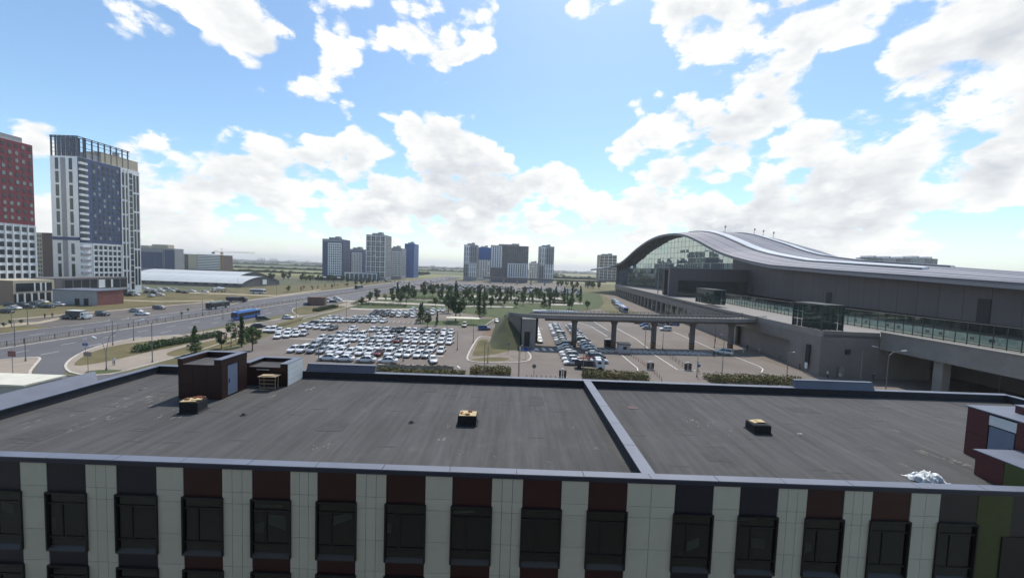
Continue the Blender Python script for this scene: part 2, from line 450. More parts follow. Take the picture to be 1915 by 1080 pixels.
# near side: slip street, corner island, verges, pavements
flat('side_street', GP((0,720),(60,700),(75,674),(160,662),(118,700),(150,706),(300,690),(300,760),(0,780)), M_road, 0.055)
isl = smooth(GP((-60,682),(0,673),(60,668),(78,669),(66,682),(55,696),(58,704),(30,730),(-60,740)), 2, True)
struct('pavement', MB().prism(isl, 0.0, 0.14).make('pavement', M_pave))
kerb(isl, True, 0.35, h=0.17)
walk = smooth(GP((121,688),(126,676),(150,660),(190,645),(240,634),(330,626),(345,627),(470,606),(560,589),(612,574),(700,556),(712,558),(640,577),(560,598),(480,622),(420,640),(345,664),(250,690),(190,704),(135,699)), 1, True)
struct('pavement', MB().prism(walk, 0.0, 0.12).make('pavement', M_pave))
kerb(walk, True, 0.35, h=0.15)
flat('lawn', smooth(GP((134,683),(162,662),(205,648),(258,640),(338,632),(362,634),(355,644),(270,660),(205,676),(150,685)), 2, True), M_lawn, 0.135)
flat('lawn', smooth(GP((153,697),(180,692),(222,692),(232,694),(200,699),(172,700)), 2, True), M_green, 0.136)
flat('lawn', smooth(GP((298,664),(360,645),(400,636),(478,622),(500,626),(430,648),(345,668)), 2, True), M_lawn, 0.137)
flat('lawn', smooth(GP((300,678),(345,668),(352,676),(330,684),(300,684)), 2, True), M_lawn, 0.138)
# slip lane between avenue and car park
slip = GP((478,604),(560,593),(620,580),(655,571),(640,575.5),(590,592),(520,605),(474,617))
flat('road', slip, M_lot, 0.13)
flat('lawn', smooth(GP((500,610),(520,605),(560,594),(575,592),(560,600),(520,613),(505,616)), 2, True), M_lawn, 0.15)
lw = smooth(GP((544,580),(556,573),(600,573),(632,571),(655,574),(612,583),(563,591),(553,588)), 2, True)
struct('lawn', MB().prism(lw, 0.0, 0.16).make('lawn', M_lawn)); kerb(lw, True, 0.3, h=0.19)

# car park
lot = GP((350,690),(480,637),(560,606),(640,582),(655,577),(850,583),(905,592),(930,600),(968,598),(1010,590),(1120,578),(1180,600),(1270,600),(1330,640),(1400,665),(1470,688),(1560,712),(1700,745),(1750,800),(1000,790),(350,770))
flat('car_park', lot, M_lot, 0.06)
flat('forecourt', [(58, 70), (105, 30), (105, 82), (72, 84), (74.5, 118), (98, 346), (84, 346), (66, 180), (60, 130)], mat('forecourt_paving', (.165,.135,.112), .9, var=.16, scale=.2, pos=True, detail=9), 0.052)
flat('lawn', smooth(GP((775,607),(800,600),(905,596),(925,597),(912,610),(905,612),(850,609.5),(800,608.5)), 1, True), M_green, 0.09)
kerb(GP((770,606.5),(800,608.8),(850,610),(903,611.5),(914,604),(924,597)), w=0.35)
il = smooth(GP((872,672),(879,655),(893,632),(902,628),(935,633),(975,650),(988,658),(994,668),(988,676),(955,679),(905,678.5),(880,676)), 2, True)
struct('pavement', MB().prism(il, 0.0, 0.13).make('pavement', M_pave if False else mat('worn_paving', (.21,.175,.145), .9, var=.2, scale=.3, pos=True))); kerb(il, True, 0.4, h=0.17)
flat('lawn', smooth(GP((885,660),(894,637),(905,634),(930,640),(960,652),(955,657),(920,664),(882,668)), 2, True), M_lawn, 0.14)
flat('lawn', smooth(GP((879,673),(905,668.5),(950,669),(955,674),(920,676.5),(885,676)), 2, True), M_lawn, 0.141)
flat('lawn', GP((901,625),(912,615),(940,612),(937,625),(930,631),(905,630)), M_soil, 0.1)
# pale path lines and plaza beyond the first car park
for pts in (GP((640,561.5),(700,563),(860,571),(960,573),(960,575),(860,573.5),(700,566),(640,564)), GP((700,556),(860,561.5),(960,563),(1090,566),(1090,569),(960,566),(860,564),(700,559)),
            GP((820,549.5),(960,555),(1075,562),(1075,565),(960,559),(820,553)), GP((655,576),(700,577.5),(780,577),(780,579),(700,580),(655,578.5)), GP((1020,556),(1046,556),(1072,571),(1030,571))):
    flat('path', pts, mat('light_path', (.42,.38,.33),.9,var=.12,scale=.2,pos=True), 0.12)
park = GP((640,571),(712,556),(800,542),(1120,546),(1130,566),(1120,577),(970,589),(930,594),(850,581),(655,575))
flat('lawn', park, M_green, 0.045)
flat('car_park', [(-100, 318), (40, 332), (62, 350), (75, 560), (-95, 520)], M_lot, 0.065)
flat('road', [(-93, 520), (120, 585), (120, 612), (-100, 560)], M_road, 0.07)

flat('added_courtyard', [(-70, -2), (70, -2), (70, 15.8), (-70, 15.8)], M_road, 0.05)  # unseen dark paving added to cut yellow bounce and reflection in the panes
# painted kerb lines and crossing in the barrier yard
ln = MB()
for pts, w in ((GP((1080,603),(1105,610),(1128,624),(1136,629)), .2), (GP((1110,601),(1136,617)), .2), (GP((1150,612),(1190,634),(1213,652)), .2), (GP((1217,659),(1267,691),(1282,691.5)), .2),
               (GP((1259,620),(1300,638),(1340,656),(1358,662),(1390,673),(1420,685),(1427,690),(1424,696)), .2), (GP((1162,663),(1176,675),(1192,688),(1193,694)), .2),
               (GP((1298,692),(1300,693)), .3), (GP((650,596.3),(690,598)), .3), (GP((640,592.5),(720,594.5)), .3), (GP((542,632.5),(588,634.5)), .3), (GP((818,666),(829,666)), .35), (GP((855,684),(860,688)), .3), (GP((993,657),(1000,655),(1001,650)), .3)):
    strip(ln, pts, w, 0.062, 0.075)
struct('line_marking', ln.make('line_marking', M_white))
cw = MB()
for k in range(9):
    x = 7.4 + k * 2.0
    if 18.6 < x < 22: continue
    cw.obox((x, 100.7, 0.062), (0.85, 3.2, 0.012), 0.12 + k * .01)
for k in range(20):
    x = 24.2 + k * 1.62
    cw.obox((x, 101.4 + k * .06, 0.062), (0.5, 3.4, 0.012), 0.5)
struct('crossing_marking', cw.make('crossing_marking', M_white))
st = MB()
for k in range(26): st.obox((-60 + k * 1.9, 141.6 - k * .15, 0.062), (.1, 4.5, .01), .12)
for k in range(18): st.obox((-31 + k * 2.5, 136.4, 0.062), (.1, 4.5, .01), .1)
struct('bay_marking', st.make('bay_marking', M_white))
flat('car_park', GP((1090,601),(1112,602),(1150,628),(1138,630)), mat('worn_asphalt', (.13,.118,.108),.9,var=.25,scale=.3,pos=True), 0.068)

# ---------------------------------------------------------------- the long building in front: roof and striped facade
YF, ZP, ZR = 15.75, 13.0, 12.4
XL, XR, YB = -28.8, 41.0, 30.2
M_coping = mat('coping_metal', (0.135, 0.155, 0.205), 0.55, 0.0, var=0.10, scale=0.6, detail=4)
M_copdark = mat('coping_dark', (0.035, 0.042, 0.075), 0.45)
M_bitumen = mat('roof_bitumen', (0.070, 0.069, 0.070), 0.92, var=0.24, scale=2.6, pos=True, stretch=(1.0, 0.07, 1.0), detail=10, bump=0.25, bscale=60, objrand=0.07)
def roof_wear(m):
    """broad patchy weathering of the felt: pale dried puddles and darker damp bands"""
    nt = m.node_tree; b = nt.nodes['Principled BSDF']; src = b.inputs['Base Color'].links[0].from_socket
    g = nt.nodes.new('ShaderNodeNewGeometry'); last = src
    for sc_, lo, hi, a, c in ((.22, .40, .70, .90, 1.12), (1.1, .55, .75, 1.0, 1.22), (.6, .60, .66, 1.0, 1.10)):
        n = nt.nodes.new('ShaderNodeTexNoise'); nt.links.new(g.outputs['Position'], n.inputs['Vector']); n.inputs['Scale'].default_value = sc_; n.inputs['Detail'].default_value = 9; n.inputs['Roughness'].default_value = .6
        r = nt.nodes.new('ShaderNodeMapRange'); nt.links.new(n.outputs[0], r.inputs['Value']); r.inputs['From Min'].default_value, r.inputs['From Max'].default_value = lo, hi; r.inputs['To Min'].default_value, r.inputs['To Max'].default_value = a, c
        v = nt.nodes.new('ShaderNodeVectorMath'); v.operation = 'SCALE'; nt.links.new(last, v.inputs[0]); nt.links.new(r.outputs[0], v.inputs['Scale']); last = v.outputs[0]
    nt.links.new(last, b.inputs['Base Color'])
roof_wear(M_bitumen)
M_upstand = mat('upstand_bitumen', (0.028, 0.030, 0.038), 0.85, var=0.2, scale=3)
M_panel = mat('pale_panel', (0.68, 0.71, 0.625), 0.55, var=0.05, scale=1.2, objrand=0.035)
M_maroon = mat('maroon_panel', (0.042, 0.009, 0.010), 0.45, var=0.10, scale=2, objrand=0.12)
M_navy = mat('navy_panel', (0.012, 0.015, 0.030), 0.45, var=0.10, scale=2, objrand=0.12)
M_char = mat('charcoal_panel', (0.030, 0.030, 0.036), 0.5, var=0.1, scale=2)
M_greenp = mat('green_panel', (0.062, 0.085, 0.020), 0.5, var=0.08, scale=2)
M_frame = mat('window_frame_dark', (0.010, 0.011, 0.013), 0.5)
M_sill = mat('sill_metal', (0.045, 0.048, 0.052), 0.4)
M_wglass = glass_mat('office_glass', (0.005, 0.006, 0.006), 0.07, 0.02, see=.5)
M_core = mat('facade_back', (0.02, 0.02, 0.022), 0.9)
hall = thing('office_building', 'long low office building with flat grey roof and striped maroon, navy and pale facade', 'building', (0, 0, 0))
ob('wall', MB().box(XL - .3, 44, YF + .12, YB + .3, 0, ZR - .06).make('wall', M_core), hall)
# roof covering: felt strips laid side by side towards the far parapet
x = XL; k = 0
while x < XR - .05:
    w = min(1.0, XR - x)
    if not (6.15 < x + w / 2 < 6.7):
        m = MB().box(x, x + w + .06, YF + .3, YB - .2, ZR - .05, ZR + .002 * (k % 2) + .001).make('felt_strip', M_bitumen)
        ob('felt_strip', m, hall)
    x += w; k += 1
# lap joints across the strips and repair patches of newer felt
M_lap = mat('felt_lap', (.056,.056,.057), .9, var=.2, scale=3, pos=True)
for i in range(64):
    x0 = XL + int(U(0, 68)); y0 = U(YF + 1.5, YB - 2)
    if 5.2 < x0 < 7: continue
    ob('felt_lap', MB().box(x0, x0 + 1.0, y0, y0 + .10, ZR + .0035, ZR + .007).make('felt_lap', M_lap), hall)
for (x0, y0, w, d) in ((-11, 20.5, 1.6, 1.1), (1.5, 25.5, 1.1, 2.0), (10.5, 18.6, 1.2, .9), (20.5, 26.0, 2.0, 1.0), (-25.5, 18.4, 1.4, 1.0), (-6.4, 27.6, .9, .9)):
    ob('felt_patch', MB().box(x0, x0 + w, y0, y0 + d, ZR + .0042, ZR + .010).make('felt_patch', M_lap), hall)
# parapets and copings
def parapet(x0, x1, y0, y1, zt=ZP, cop=0.05, parent=hall, over=0.05):
    ob('parapet', MB().box(x0, x1, y0, y1, ZR - .05, zt).make('parapet', M_upstand), parent)
    L = max(x1 - x0, y1 - y0); n = max(1, round(L / 3.0)); hx = (x1 - x0) >= (y1 - y0)
    for i in range(n):       # sheet metal lengths with a narrow joint
        a, b = i / n, (i + 1) / n; g = .012
        if hx: m = MB().box(x0 + L * a + g, x0 + L * b - g, y0 - over, y1 + over, zt, zt + cop + .003 * (i % 2))
        else: m = MB().box(x0 - over, x1 + over, y0 + L * a + g, y0 + L * b - g, zt, zt + cop + .003 * (i % 2))
        ob('coping', m.make('coping', M_coping), parent)
parapet(XL - .35, 24.2, YF + .10, YF + .30, ZP - .05, over=.12)
parapet(XL - .35, XR + .35, YB - .25, YB + .1, ZP - .05)
parapet(XL - .4, XL, YF + .36, YB - .32, ZP - .05)
parapet(XR, XR + .4, YF + .36, YB - .32, ZP - .05)
parapet(6.18, 6.70, YF + .36, YB - .32, ZP - .052)
ob('drip_edge', MB().box(XL - .35, 24.2, YF - .03, YF + .095, ZP - .22, ZP - .052).make('drip_edge', M_copdark), hall)
# raised sheet-metal sections of the parapet
for (x0, x1, y0, y1, zt) in ((-16.75, -11.1, YB - .22, YB + .25, 13.5), (23.7, 30.2, YB - .22, YB + .25, 13.55)):
    m = MB().loft([[(x0, y0, ZP), (x1, y0, ZP), (x1 - .02, y0 + .25, zt), (x0 + .02, y0 + .25, zt)], [(x0, y1, ZP), (x1, y1, ZP), (x1 - .02, y1, zt), (x0 + .02, y1, zt)]])
    ob('raised_parapet', m.make('raised_parapet', mat('sheet_metal', (.11, .125, .165), .5, var=.12, scale=.8)), hall)
    ob('coping', MB().box(x0, x1, y0 + .22, y1 + .04, zt + .002, zt + .04).make('coping', M_coping), hall)
m = MB().loft([[(-29.0, 14.0, ZP), (-30.3, 14.0, 13.45), (-30.4, 14.0, 12.6)], [(-29.0, 25.6, ZP), (-30.3, 26.6, 13.45), (-30.4, 26.6, 12.6)]])
ob('raised_parapet', m.make('raised_parapet', MATS['sheet_metal']), hall)

# facade: (px left, px right, joints) of pale piers and the colour of the bay that follows each
def fx(px, py=890): return AT(px, py, YF)[0]
piers = [(37.6,86.5,0),(159.6,216.8,2),(292,342,0),(415,471,2),(542.7,593.5,2),(666,722.6,2),(796,846.7,0),(920.6,979,2),(1051.5,1102.4,0),(1175,1265,1),(1337,1387,0),(1458.8,1513.4,2),(1583.4,1636,2),(1709,1764,1)]
bays = [M_navy, M_navy, M_maroon, M_maroon, M_maroon, M_maroon, M_maroon, M_maroon, M_maroon, M_navy, M_navy, M_maroon, M_maroon, M_char]
piersX = [(fx(a), fx(b), j) for a, b, j in piers]
ZT = 12.76
rows = [ZT, 11.72, 11.20, 9.74, 8.30, 7.26, 6.74, 5.28, 3.84]
for (a, b, j) in piersX:
    w = (b - a) / (j + 1)
    for c in range(j + 1):
        for r in range(len(rows) - 1):
            g = .009
            me = boxmesh(w - 2 * g, .05, rows[r] - rows[r+1] - 2 * g, M_panel)
            ob('facade_panel', me, hall, (a + w * (c + .5), YF + .03 + U(-.0015, .0015), rows[r+1] + g))
WT, WH, FLOOR = 11.46, 2.68, 3.36
for i in range(len(piersX) + 1):
    if i == 0: a, b, m = fx(-35), piersX[0][0], M_navy
    elif i < len(piersX): a, b, m = piersX[i-1][1], piersX[i][0], bays[i-1]
    else: a, b, m = piersX[-1][1], fx(1836), M_char
    cx, w = (a + b) / 2, b - a
    ob('coloured_panel', boxmesh(w - .012, .05, ZT - WT - .01, m), hall, (cx, YF + .055, WT + .005))
    for fl in range(3):
        top = WT - FLOOR * fl
        ob('coloured_panel', boxmesh(w - .012, .05, FLOOR - WH - .01, m), hall, (cx, YF + .055, top - FLOOR + .005))
        # window: projecting dark surround, set-back panes
        W2 = w + .10
        fr = MB(); z0, z1 = top - WH, top; d0, d1 = YF - .07, YF + .10
        fr.box(cx - W2/2, cx - W2/2 + .07, d0, d1, z0, z1); fr.box(cx + W2/2 - .07, cx + W2/2, d0, d1, z0, z1)
        fr.box(cx - W2/2 + .07, cx + W2/2 - .07, d0, d1, z1 - .07, z1)
        xs = [cx - W2/2 + .07, cx - W2/2 + .07 + .36 * (W2 - .14), cx + W2/2 - .07]
        zs = [z0 + .22, z0 + .62, z1 - .52, z1 - .07]
        yb = YF + .03
        for zz in zs[1:3]: fr.box(xs[0], xs[2], yb - .03, yb + .05, zz - .035, zz + .035)
        fr.box(xs[1] - .04, xs[1] + .04, yb - .028, yb + .048, zs[1] + .035, zs[2] - .035)
        wobj = ob('window', fr.make('window', M_frame), hall)
        sl = MB().loft([[(xs[0], d0 - .02, z0), (xs[2], d0 - .02, z0), (xs[2], d0 - .02, z0 + .05), (xs[0], d0 - .02, z0 + .05)], [(xs[0], d1, z0), (xs[2], d1, z0), (xs[2], d1, z0 + .21), (xs[0], d1, z0 + .21)]])
        ob('sill', sl.make('sill', M_sill), wobj)
        for (xa, xb, za, zb) in ((xs[0], xs[2], zs[0], zs[1] - .035), (xs[0], xs[1] - .04, zs[1] + .035, zs[2] - .035), (xs[1] + .04, xs[2], zs[1] + .035, zs[2] - .035), (xs[0], xs[2], zs[2] + .035, zs[3])):
            t = U(-.006, .006)
            p = MB().face([(xa, yb + t, za), (xb, yb - t, za), (xb, yb - t + .004, zb), (xa, yb + t + .004, zb)])
            ob('pane', p.make('pane', M_wglass), wobj)
            if R() < .22 and fl == 0:                        # pale patches painted in for reflections on the panes
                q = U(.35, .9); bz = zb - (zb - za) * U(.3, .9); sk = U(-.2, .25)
                ob('reflection_patch', MB().face([(xa + .02, yb + .06, bz), (xa + (xb - xa) * q, yb + .06, bz + sk * (zb - za)), (xa + (xb - xa) * q, yb + .06, min(zb, bz + (zb - za) * U(.2, .5))), (xa + .02, yb + .06, min(zb, bz + (zb - za) * .3))]).make('reflection_patch', mat('reflection_pale', (.34,.34,.33), .8, objrand=.5)), wobj)
# green end bay with a window, and the wall that goes on beside it
ge, ge2 = fx(1836), fx(1902)
ob('coloured_panel', boxmesh(ge2 - ge - .02, .06, 9.0, M_greenp), hall, ((ge + ge2) / 2, YF + .05, 3.8))
ob('coloured_panel', boxmesh(2.2, .06, 9.0, M_char), hall, (ge2 + 1.1, YF + .06, 3.8))
ob('window', MB().box(ge2 - .35, ge2 + 1.3, YF - .02, YF + .01, 8.2, 10.9).make('window', M_frame), hall)
# coloured blinds and a curtain seen behind some panes
for (px0, px1, py0, py1, c) in ():
    pass

# stair house, brown panels, door on its side
M_brown = mat('brown_cladding', (0.034, 0.013, 0.012), 0.5, var=0.12, scale=1.5, objrand=.06)
M_door = mat('door_steel', (0.16, 0.20, 0.28), 0.45, var=0.06, scale=3)
M_wpanel = mat('white_cladding', (0.68, 0.72, 0.72), 0.5, var=0.05, scale=2)
def clad(parent, face, u0, u1, z0, z1, off, nu, nz, m):
    """separate cladding sheets over a wall: face 'y' (faces the camera side) or 'x'"""
    g = .008
    for i in range(nu):
        for j in range(nz):
            a, b = u0 + (u1 - u0) * i / nu, u0 + (u1 - u0) * (i + 1) / nu
            c, d = z0 + (z1 - z0) * j / nz, z0 + (z1 - z0) * (j + 1) / nz
            me = boxmesh(b - a - 2*g, .03, d - c - 2*g, m) if face == 'y' else boxmesh(.03, b - a - 2*g, d - c - 2*g, m)
            ob('cladding_sheet', me, parent, ((a + b) / 2, off, c + g) if face == 'y' else (off, (a + b) / 2, c + g))
sh = thing('stair_house', 'dark brown roof stair house with a grey blue steel door on its side', 'stair house', (-22.4, 24.6, ZR))
ob('wall', MB().box(.02, 2.88, .02, 2.4, 0, 2.35).make('wall', M_core), sh)
clad(sh, 'y', 0, 2.9, 0.02, 2.35, 0, 3, 2, M_brown)
clad(sh, 'x', 0.03, .55, 0.02, 2.72, 2.9, 1, 2, M_brown); clad(sh, 'x', 1.55, 2.42, 0.02, 2.72, 2.9, 1, 2, M_brown); clad(sh, 'x', .55, 1.55, 2.25, 2.72, 2.9, 1, 1, M_brown)
ob('door', MB().box(2.86, 2.90, .60, 1.50, .12, 2.22).make('door', M_door), sh)
ob('handle', MB().box(2.90, 2.94, .70, .73, 1.0, 1.25).make('handle', M_frame), sh.children[-1])
ob('roof', MB().box(.2, 2.6, -.012, 2.2, 2.35, 2.37).make('roof', M_bitumen), sh)
for b in ((-.02, .30, -.02, 2.42), (2.45, 2.93, -.02, 2.42), (.30, 2.45, 2.12, 2.42)):
    ob('parapet', MB().box(b[0], b[1], b[2] + .003, b[3], 2.36, 2.72).make('parapet', M_brown), sh)
    ob('coping', MB().box(b[0] - .03, b[1] + .03 if b[0] != -.02 else b[1], b[2] - .03 + .003, b[3] + .03, 2.72, 2.76 + .002 * b[0]).make('coping', M_coping), sh)
sh2 = thing('roof_shaft_house', 'low dark roof box with white side cladding beside the brown stair house', 'roof box', (-20.2, 27.75, ZR))
ob('wall', MB().box(.02, 3.26, .02, 2.0, 0, 1.42).make('wall', M_core), sh2)
clad(sh2, 'y', 0, 3.28, 0.02, 1.42, 0, 3, 1, M_brown)
clad(sh2, 'x', 0.02, 2.0, 0.02, 1.70, 3.29, 1, 4, M_wpanel)
ob('roof', MB().box(.2, 3.0, -.012, 1.8, 1.42, 1.44).make('roof', M_bitumen), sh2)
for b in ((-.02, .35, -.02, 2.0), (2.75, 3.26, -.02, 2.0), (.35, 2.75, 1.7, 2.0)):
    ob('parapet', MB().box(b[0], b[1], b[2] + .003, b[3], 1.43, 1.70).make('parapet', M_brown), sh2)
    ob('coping', MB().box(b[0] - .03, b[1] + .04, b[2] - .03, b[3] + .03, 1.703, 1.74 + .002 * b[0]).make('coping', M_coping), sh2)
ob('wall_lamp', MB().box(.95, 1.9, -.06, -.015, 1.22, 1.27).make('wall_lamp', M_wpanel), sh2)
# wooden trestle with boards in front of it
M_wood = mat('raw_wood', (0.30, 0.24, 0.17), 0.85, var=0.25, scale=3, stretch=(1, 6, 6))
M_ply = mat('plywood', (0.52, 0.41, 0.23), 0.8, var=0.15, scale=2.5)
tr = thing('wooden_trestle', 'weathered wooden trestle of boards standing by the white sided roof box', 'trestle', (-17.85, 27.05, ZR), .05)
for (x, y) in ((-.55, -.22), (.55, -.22), (-.5, .22), (.5, .22)): ob('leg', MB().tube([(x, y, 0), (x * 1.06, y, .98)], .04, 4).make('leg', M_wood), tr)
for z in (.12, .42, .70): ob('rung', MB().box(-.56, .56, -.27, -.235, z, z + .10).make('rung', M_wood), tr)
for i in range(4): ob('plank', MB().box(-.66 + .01 * i, .64 + .02 * i, -.34 + .17 * i, -.185 + .17 * i, .985, 1.02 + .004 * i).make('plank', M_wood), tr)
ob('board', MB().obox((-.1, 0, 1.035), (.7, .3, .03), .2).make('board', M_ply), tr)

# roof shafts with plywood lids
M_felt = mat('shaft_felt', (0.016, 0.018, 0.022), 0.9, var=0.3, scale=4, bump=.3, bscale=30)
M_brick = mat('loose_brick', (0.22, 0.07, 0.04), 0.85, var=0.2, scale=10)
def shaft(name, label, x, y, w, d, h, rz, bricks, lid):
    t = thing(name, label, 'roof shaft', (x, y, ZR), rz, 'felt covered shafts on the flat roof')
    b = MB()
    rings = []
    for (z, g) in ((0, .10), (.10, .0), (h - .05, 0.0), (h, .05)):
        rings.append([(-w/2 - g * (z == 0) + g * (z == h), -d/2 - g * (z == 0) + g * (z == h), z), (w/2 + g * (z == 0) - g * (z == h), -d/2 - g * (z == 0) + g * (z == h), z), (w/2 + g * (z == 0) - g * (z == h), d/2 + g * (z == 0) - g * (z == h), z), (-w/2 - g * (z == 0) + g * (z == h), d/2 + g * (z == 0) - g * (z == h), z)])
    b.loft(rings); ob('shaft', b.make('shaft', M_felt), t)
    for (lx, ly, lw, ld, a, z) in lid: ob('lid', MB().obox((lx, ly, h + z), (lw, ld, .035), a).make('lid', M_ply), t)
    for (bx, by, a, z) in bricks: ob('brick', MB().obox((bx, by, h + z), (.25, .12, .065), a).make('brick', M_brick), t)
    return t
shaft('roof_shaft', 'black felt roof shaft with crooked plywood lid before the brown stair house', -19.65, 22.6, 1.05, .85, .72, .10,
      [(-.28, -.12, .2, .08), (.0, .12, -.3, .08), (.14, .28, .1, .08), (.40, .18, .5, .08)], [(-.12, -.03, .85, .70, .08, .0), (.22, .1, .5, .6, .15, .04)])
shaft('roof_shaft', 'black felt roof shaft with three bricks on its plywood lid, mid roof', -2.45, 22.2, 1.12, .8, .60, 0.0,
      [(-.36, -.02, 1.4, .04), (.12, .24, .02, .04), (.02, -.22, .0, .04)], [(.02, .0, 1.02, .72, 0.02, .0), (-.20, .1, .4, .5, .1, .037)])
shaft('roof_shaft', 'black felt roof shaft with cracked pale lid beyond the roof divider', 15.65, 22.55, 1.05, .85, .55, 0.0,
      [], [(-.14, .14, .56, .42, .35, .0), (.16, .12, .46, .44, .02, .037)])
# roof drains, hatch slab and scraps
M_scrap = mat('pale_scrap', (.62,.62,.60), .7)
for i, (px, py, l) in enumerate(((455,776,'small black roof drain left of the centre, near the brown stair house'), (769,790,'small black roof drain between the two plywood topped shafts'))):
    x, y = G(px, py, ZR); d = thing('roof_drain', l, 'drain', (x, y, ZR), 0, 'drains on the flat roof')
    ob('flange', MB().cyl(0, 0, 0.003, .03, .2, .17, 12).make('flange', M_felt), d); ob('strainer', MB().cyl(0, 0, .03, .13, .09, .05, 8).make('strainer', M_frame), d)
x, y = G(1183, 762, ZR); tag(ob('felt_patch', MB().obox((0,0,0.004), (.75, .5, .02), .1).make('felt_patch', mat('patch_felt', (.12,.085,.08), .9, var=.2, scale=5)), None, (x, y, ZR)), 'reddish square patch on the roof beyond the divider', 'patch')
for px, py, w, l in ((1496,810,.28,'white scrap lying by the cracked lid roof shaft'), (205,857,.35,'white strip lying at the near roof edge'), (967,887,.3,'small white scrap at the near roof edge, mid building'), (1450,897,.3,'white scrap at the near roof edge beside the divider')):
    x, y = G(px, py, ZR + .05); y = max(y, YF + .5)
    tag(ob('roof_scrap', MB().loft([[(-w/2,-.06,.003),(w/2,-.05,.003),(w/2,.05,.003),(-w/2,.07,.003)],[(-w/2.4,-.03,.06),(w/2.3,-.04,.03),(w/2.2,.03,.05),(-w/2.6,.03,.04)]]).make('roof_scrap', M_scrap), None, (x, y, ZR + .004)), l, 'scrap')
# crumpled plastic sheet
pv, pf = [], []
NX, NY = 26, 14
for j in range(NY):
    for i in range(NX):
        u, v = i / (NX - 1) * 2 - 1, j / (NY - 1) * 2 - 1
        e = max(0, 1 - (abs(u) ** 3 + abs(v) ** 2.5))
        h = .02 + (.34 * (.45 + .55 * math.sin(u * 5.1 + v * 2.2) ** 2) + .10 * math.sin(u * 14 + v * 6) * math.sin(v * 9 - u * 5)) * e ** .5 + U(-.02, .03)
        pv.append((u * .78 + .08 * math.sin(v * 5) + U(-.02, .02), v * .36 + .10 * math.sin(u * 4) + U(-.02, .02), max(.01, h)))
for j in range(NY - 1):
    for i in range(NX - 1): a = j * NX + i; pf.append((a, a + 1, a + NX + 1, a + NX))
x, y = G(1736, 899, ZR)
tag(ob('plastic_sheet', MB().add(pv, pf).make('plastic_sheet', mat('plastic_film', (.62,.66,.68), .3, var=.1, scale=6), True), None, (x, y + .1, ZR)), 'crumpled white plastic sheet heaped on the near roof edge', 'plastic sheet')
# dusty scuffs on the felt: thin irregular mortar smears
M_dust = mat('mortar_smear', (.19,.18,.155), .95, var=.3, scale=6)
sm = MB()
def smear(px, py, L, w, n=1, spread=.0):
    x, y = G(px, py, ZR)
    for _ in range(n * 2):
        cx, cy = x + U(-spread, spread), y + U(-spread, spread) * 1.2
        l, ww = L * U(.2, .8), w * U(.4, 1.5); pts = []
        for k in range(9):
            a = 2 * math.pi * k / 9; q = U(.35, 1.1)
            pts.append((cx + math.cos(a) * ww * q, cy + math.sin(a) * l * q, ZR + .006))
        sm.face(pts)
for a in ((230,760,.5,.07,9,1.6),(265,728,.5,.06,2,.2),(300,740,.5,.05,4,.6),(510,742,.8,.05,3,.3),(580,726,.5,.06,3,.3),(335,770,.5,.05,5,.8),(140,798,.35,.06,3,.5),(60,792,.3,.05,3,.6),
          (617,832,.12,.05,4,.25),(590,835,.1,.05,2,.2),(830,818,.18,.07,3,.3),(840,795,.3,.02,3,.4),(1010,765,.2,.03,5,.7),(1070,800,.15,.05,2,.2),(865,845,.06,.06,3,.3),(925,848,.06,.06,3,.3),(1030,866,.08,.09,2,.15),(1115,838,.2,.03,2,.1),
          (1290,786,.35,.04,6,.45),(1330,802,.12,.05,6,.9),(1370,802,.12,.05,3,.4),(1555,765,.25,.03,2,.1),(1675,806,.5,.03,2,.15),(1725,845,1.0,.035,3,.25),(1780,862,.3,.10,3,.35),(1800,866,.12,.25,3,.2),(1690,870,.4,.03,3,.2),(1660,785,.2,.03,2,.4)):
    smear(*a)
so = ob('mortar_smear', sm.make('mortar_smear', M_dust), hall); so['kind'] = 'stuff'

# roof house at the right end: maroon box with a door towards the divider, lower maroon and green wall in front
rh = thing('stair_house', 'maroon roof stair house with white panel over a blue grey door, roof end', 'stair house', (26.0, 17.2, ZR))
ob('wall', MB().box(.02, 7, 0, 3.3, 0, 2.7).make('wall', M_core), rh)
M_mar2 = mat('maroon_cladding', (0.085, 0.018, 0.020), 0.5, var=.1, scale=1.5, objrand=.06)
clad(rh, 'x', 2.35, 3.3, .02, 2.7, 0, 1, 2, M_mar2); clad(rh, 'x', 0, 1.25, .02, 2.7, 0, 1, 2, M_mar2)
ob('door', MB().box(-.01, .02, 1.3, 2.3, .05, 2.02).make('door', M_door), rh); ob('handle', MB().box(-.05, -.01, 1.4, 1.43, .95, 1.2).make('handle', M_frame), rh.children[-1])
clad(rh, 'x', 1.25, 2.35, 2.08, 2.62, 0, 1, 1, M_wpanel)
clad(rh, 'y', 0, 7, .02, 2.7, -.02, 5, 2, M_mar2)
ob('coping', MB().box(-.08, 7.1, -.08, 3.4, 2.72, 2.78).make('coping', M_coping), rh)
ob('roof_hatch', MB().box(1.4, 3.2, .8, 2.4, 2.79, 3.15).make('roof_hatch', M_mar2), rh)
ob('coping', MB().box(1.35, 3.25, .75, 2.45, 3.152, 3.2).make('coping', M_coping), rh)
lw_ = thing('roof_wall', 'low maroon and green parapet wall below the maroon stair house', 'wall', (23.72, 16.1, ZR))
ob('wall', MB().box(.03, 8, .02, 2.1, 0, 1.25).make('wall', M_core), lw_)
clad(lw_, 'x', 1.0, 2.1, .02, 1.25, 0, 1, 1, M_mar2); clad(lw_, 'x', 0, 1.0, .02, 1.25, 0, 1, 1, M_greenp)
clad(lw_, 'y', 0, 8, .02, 1.25, -.005, 4, 1, M_greenp)
ob('coping', MB().box(-.08, 8.1, -.06, 2.18, 1.253, 1.30).make('coping', M_coping), lw_)

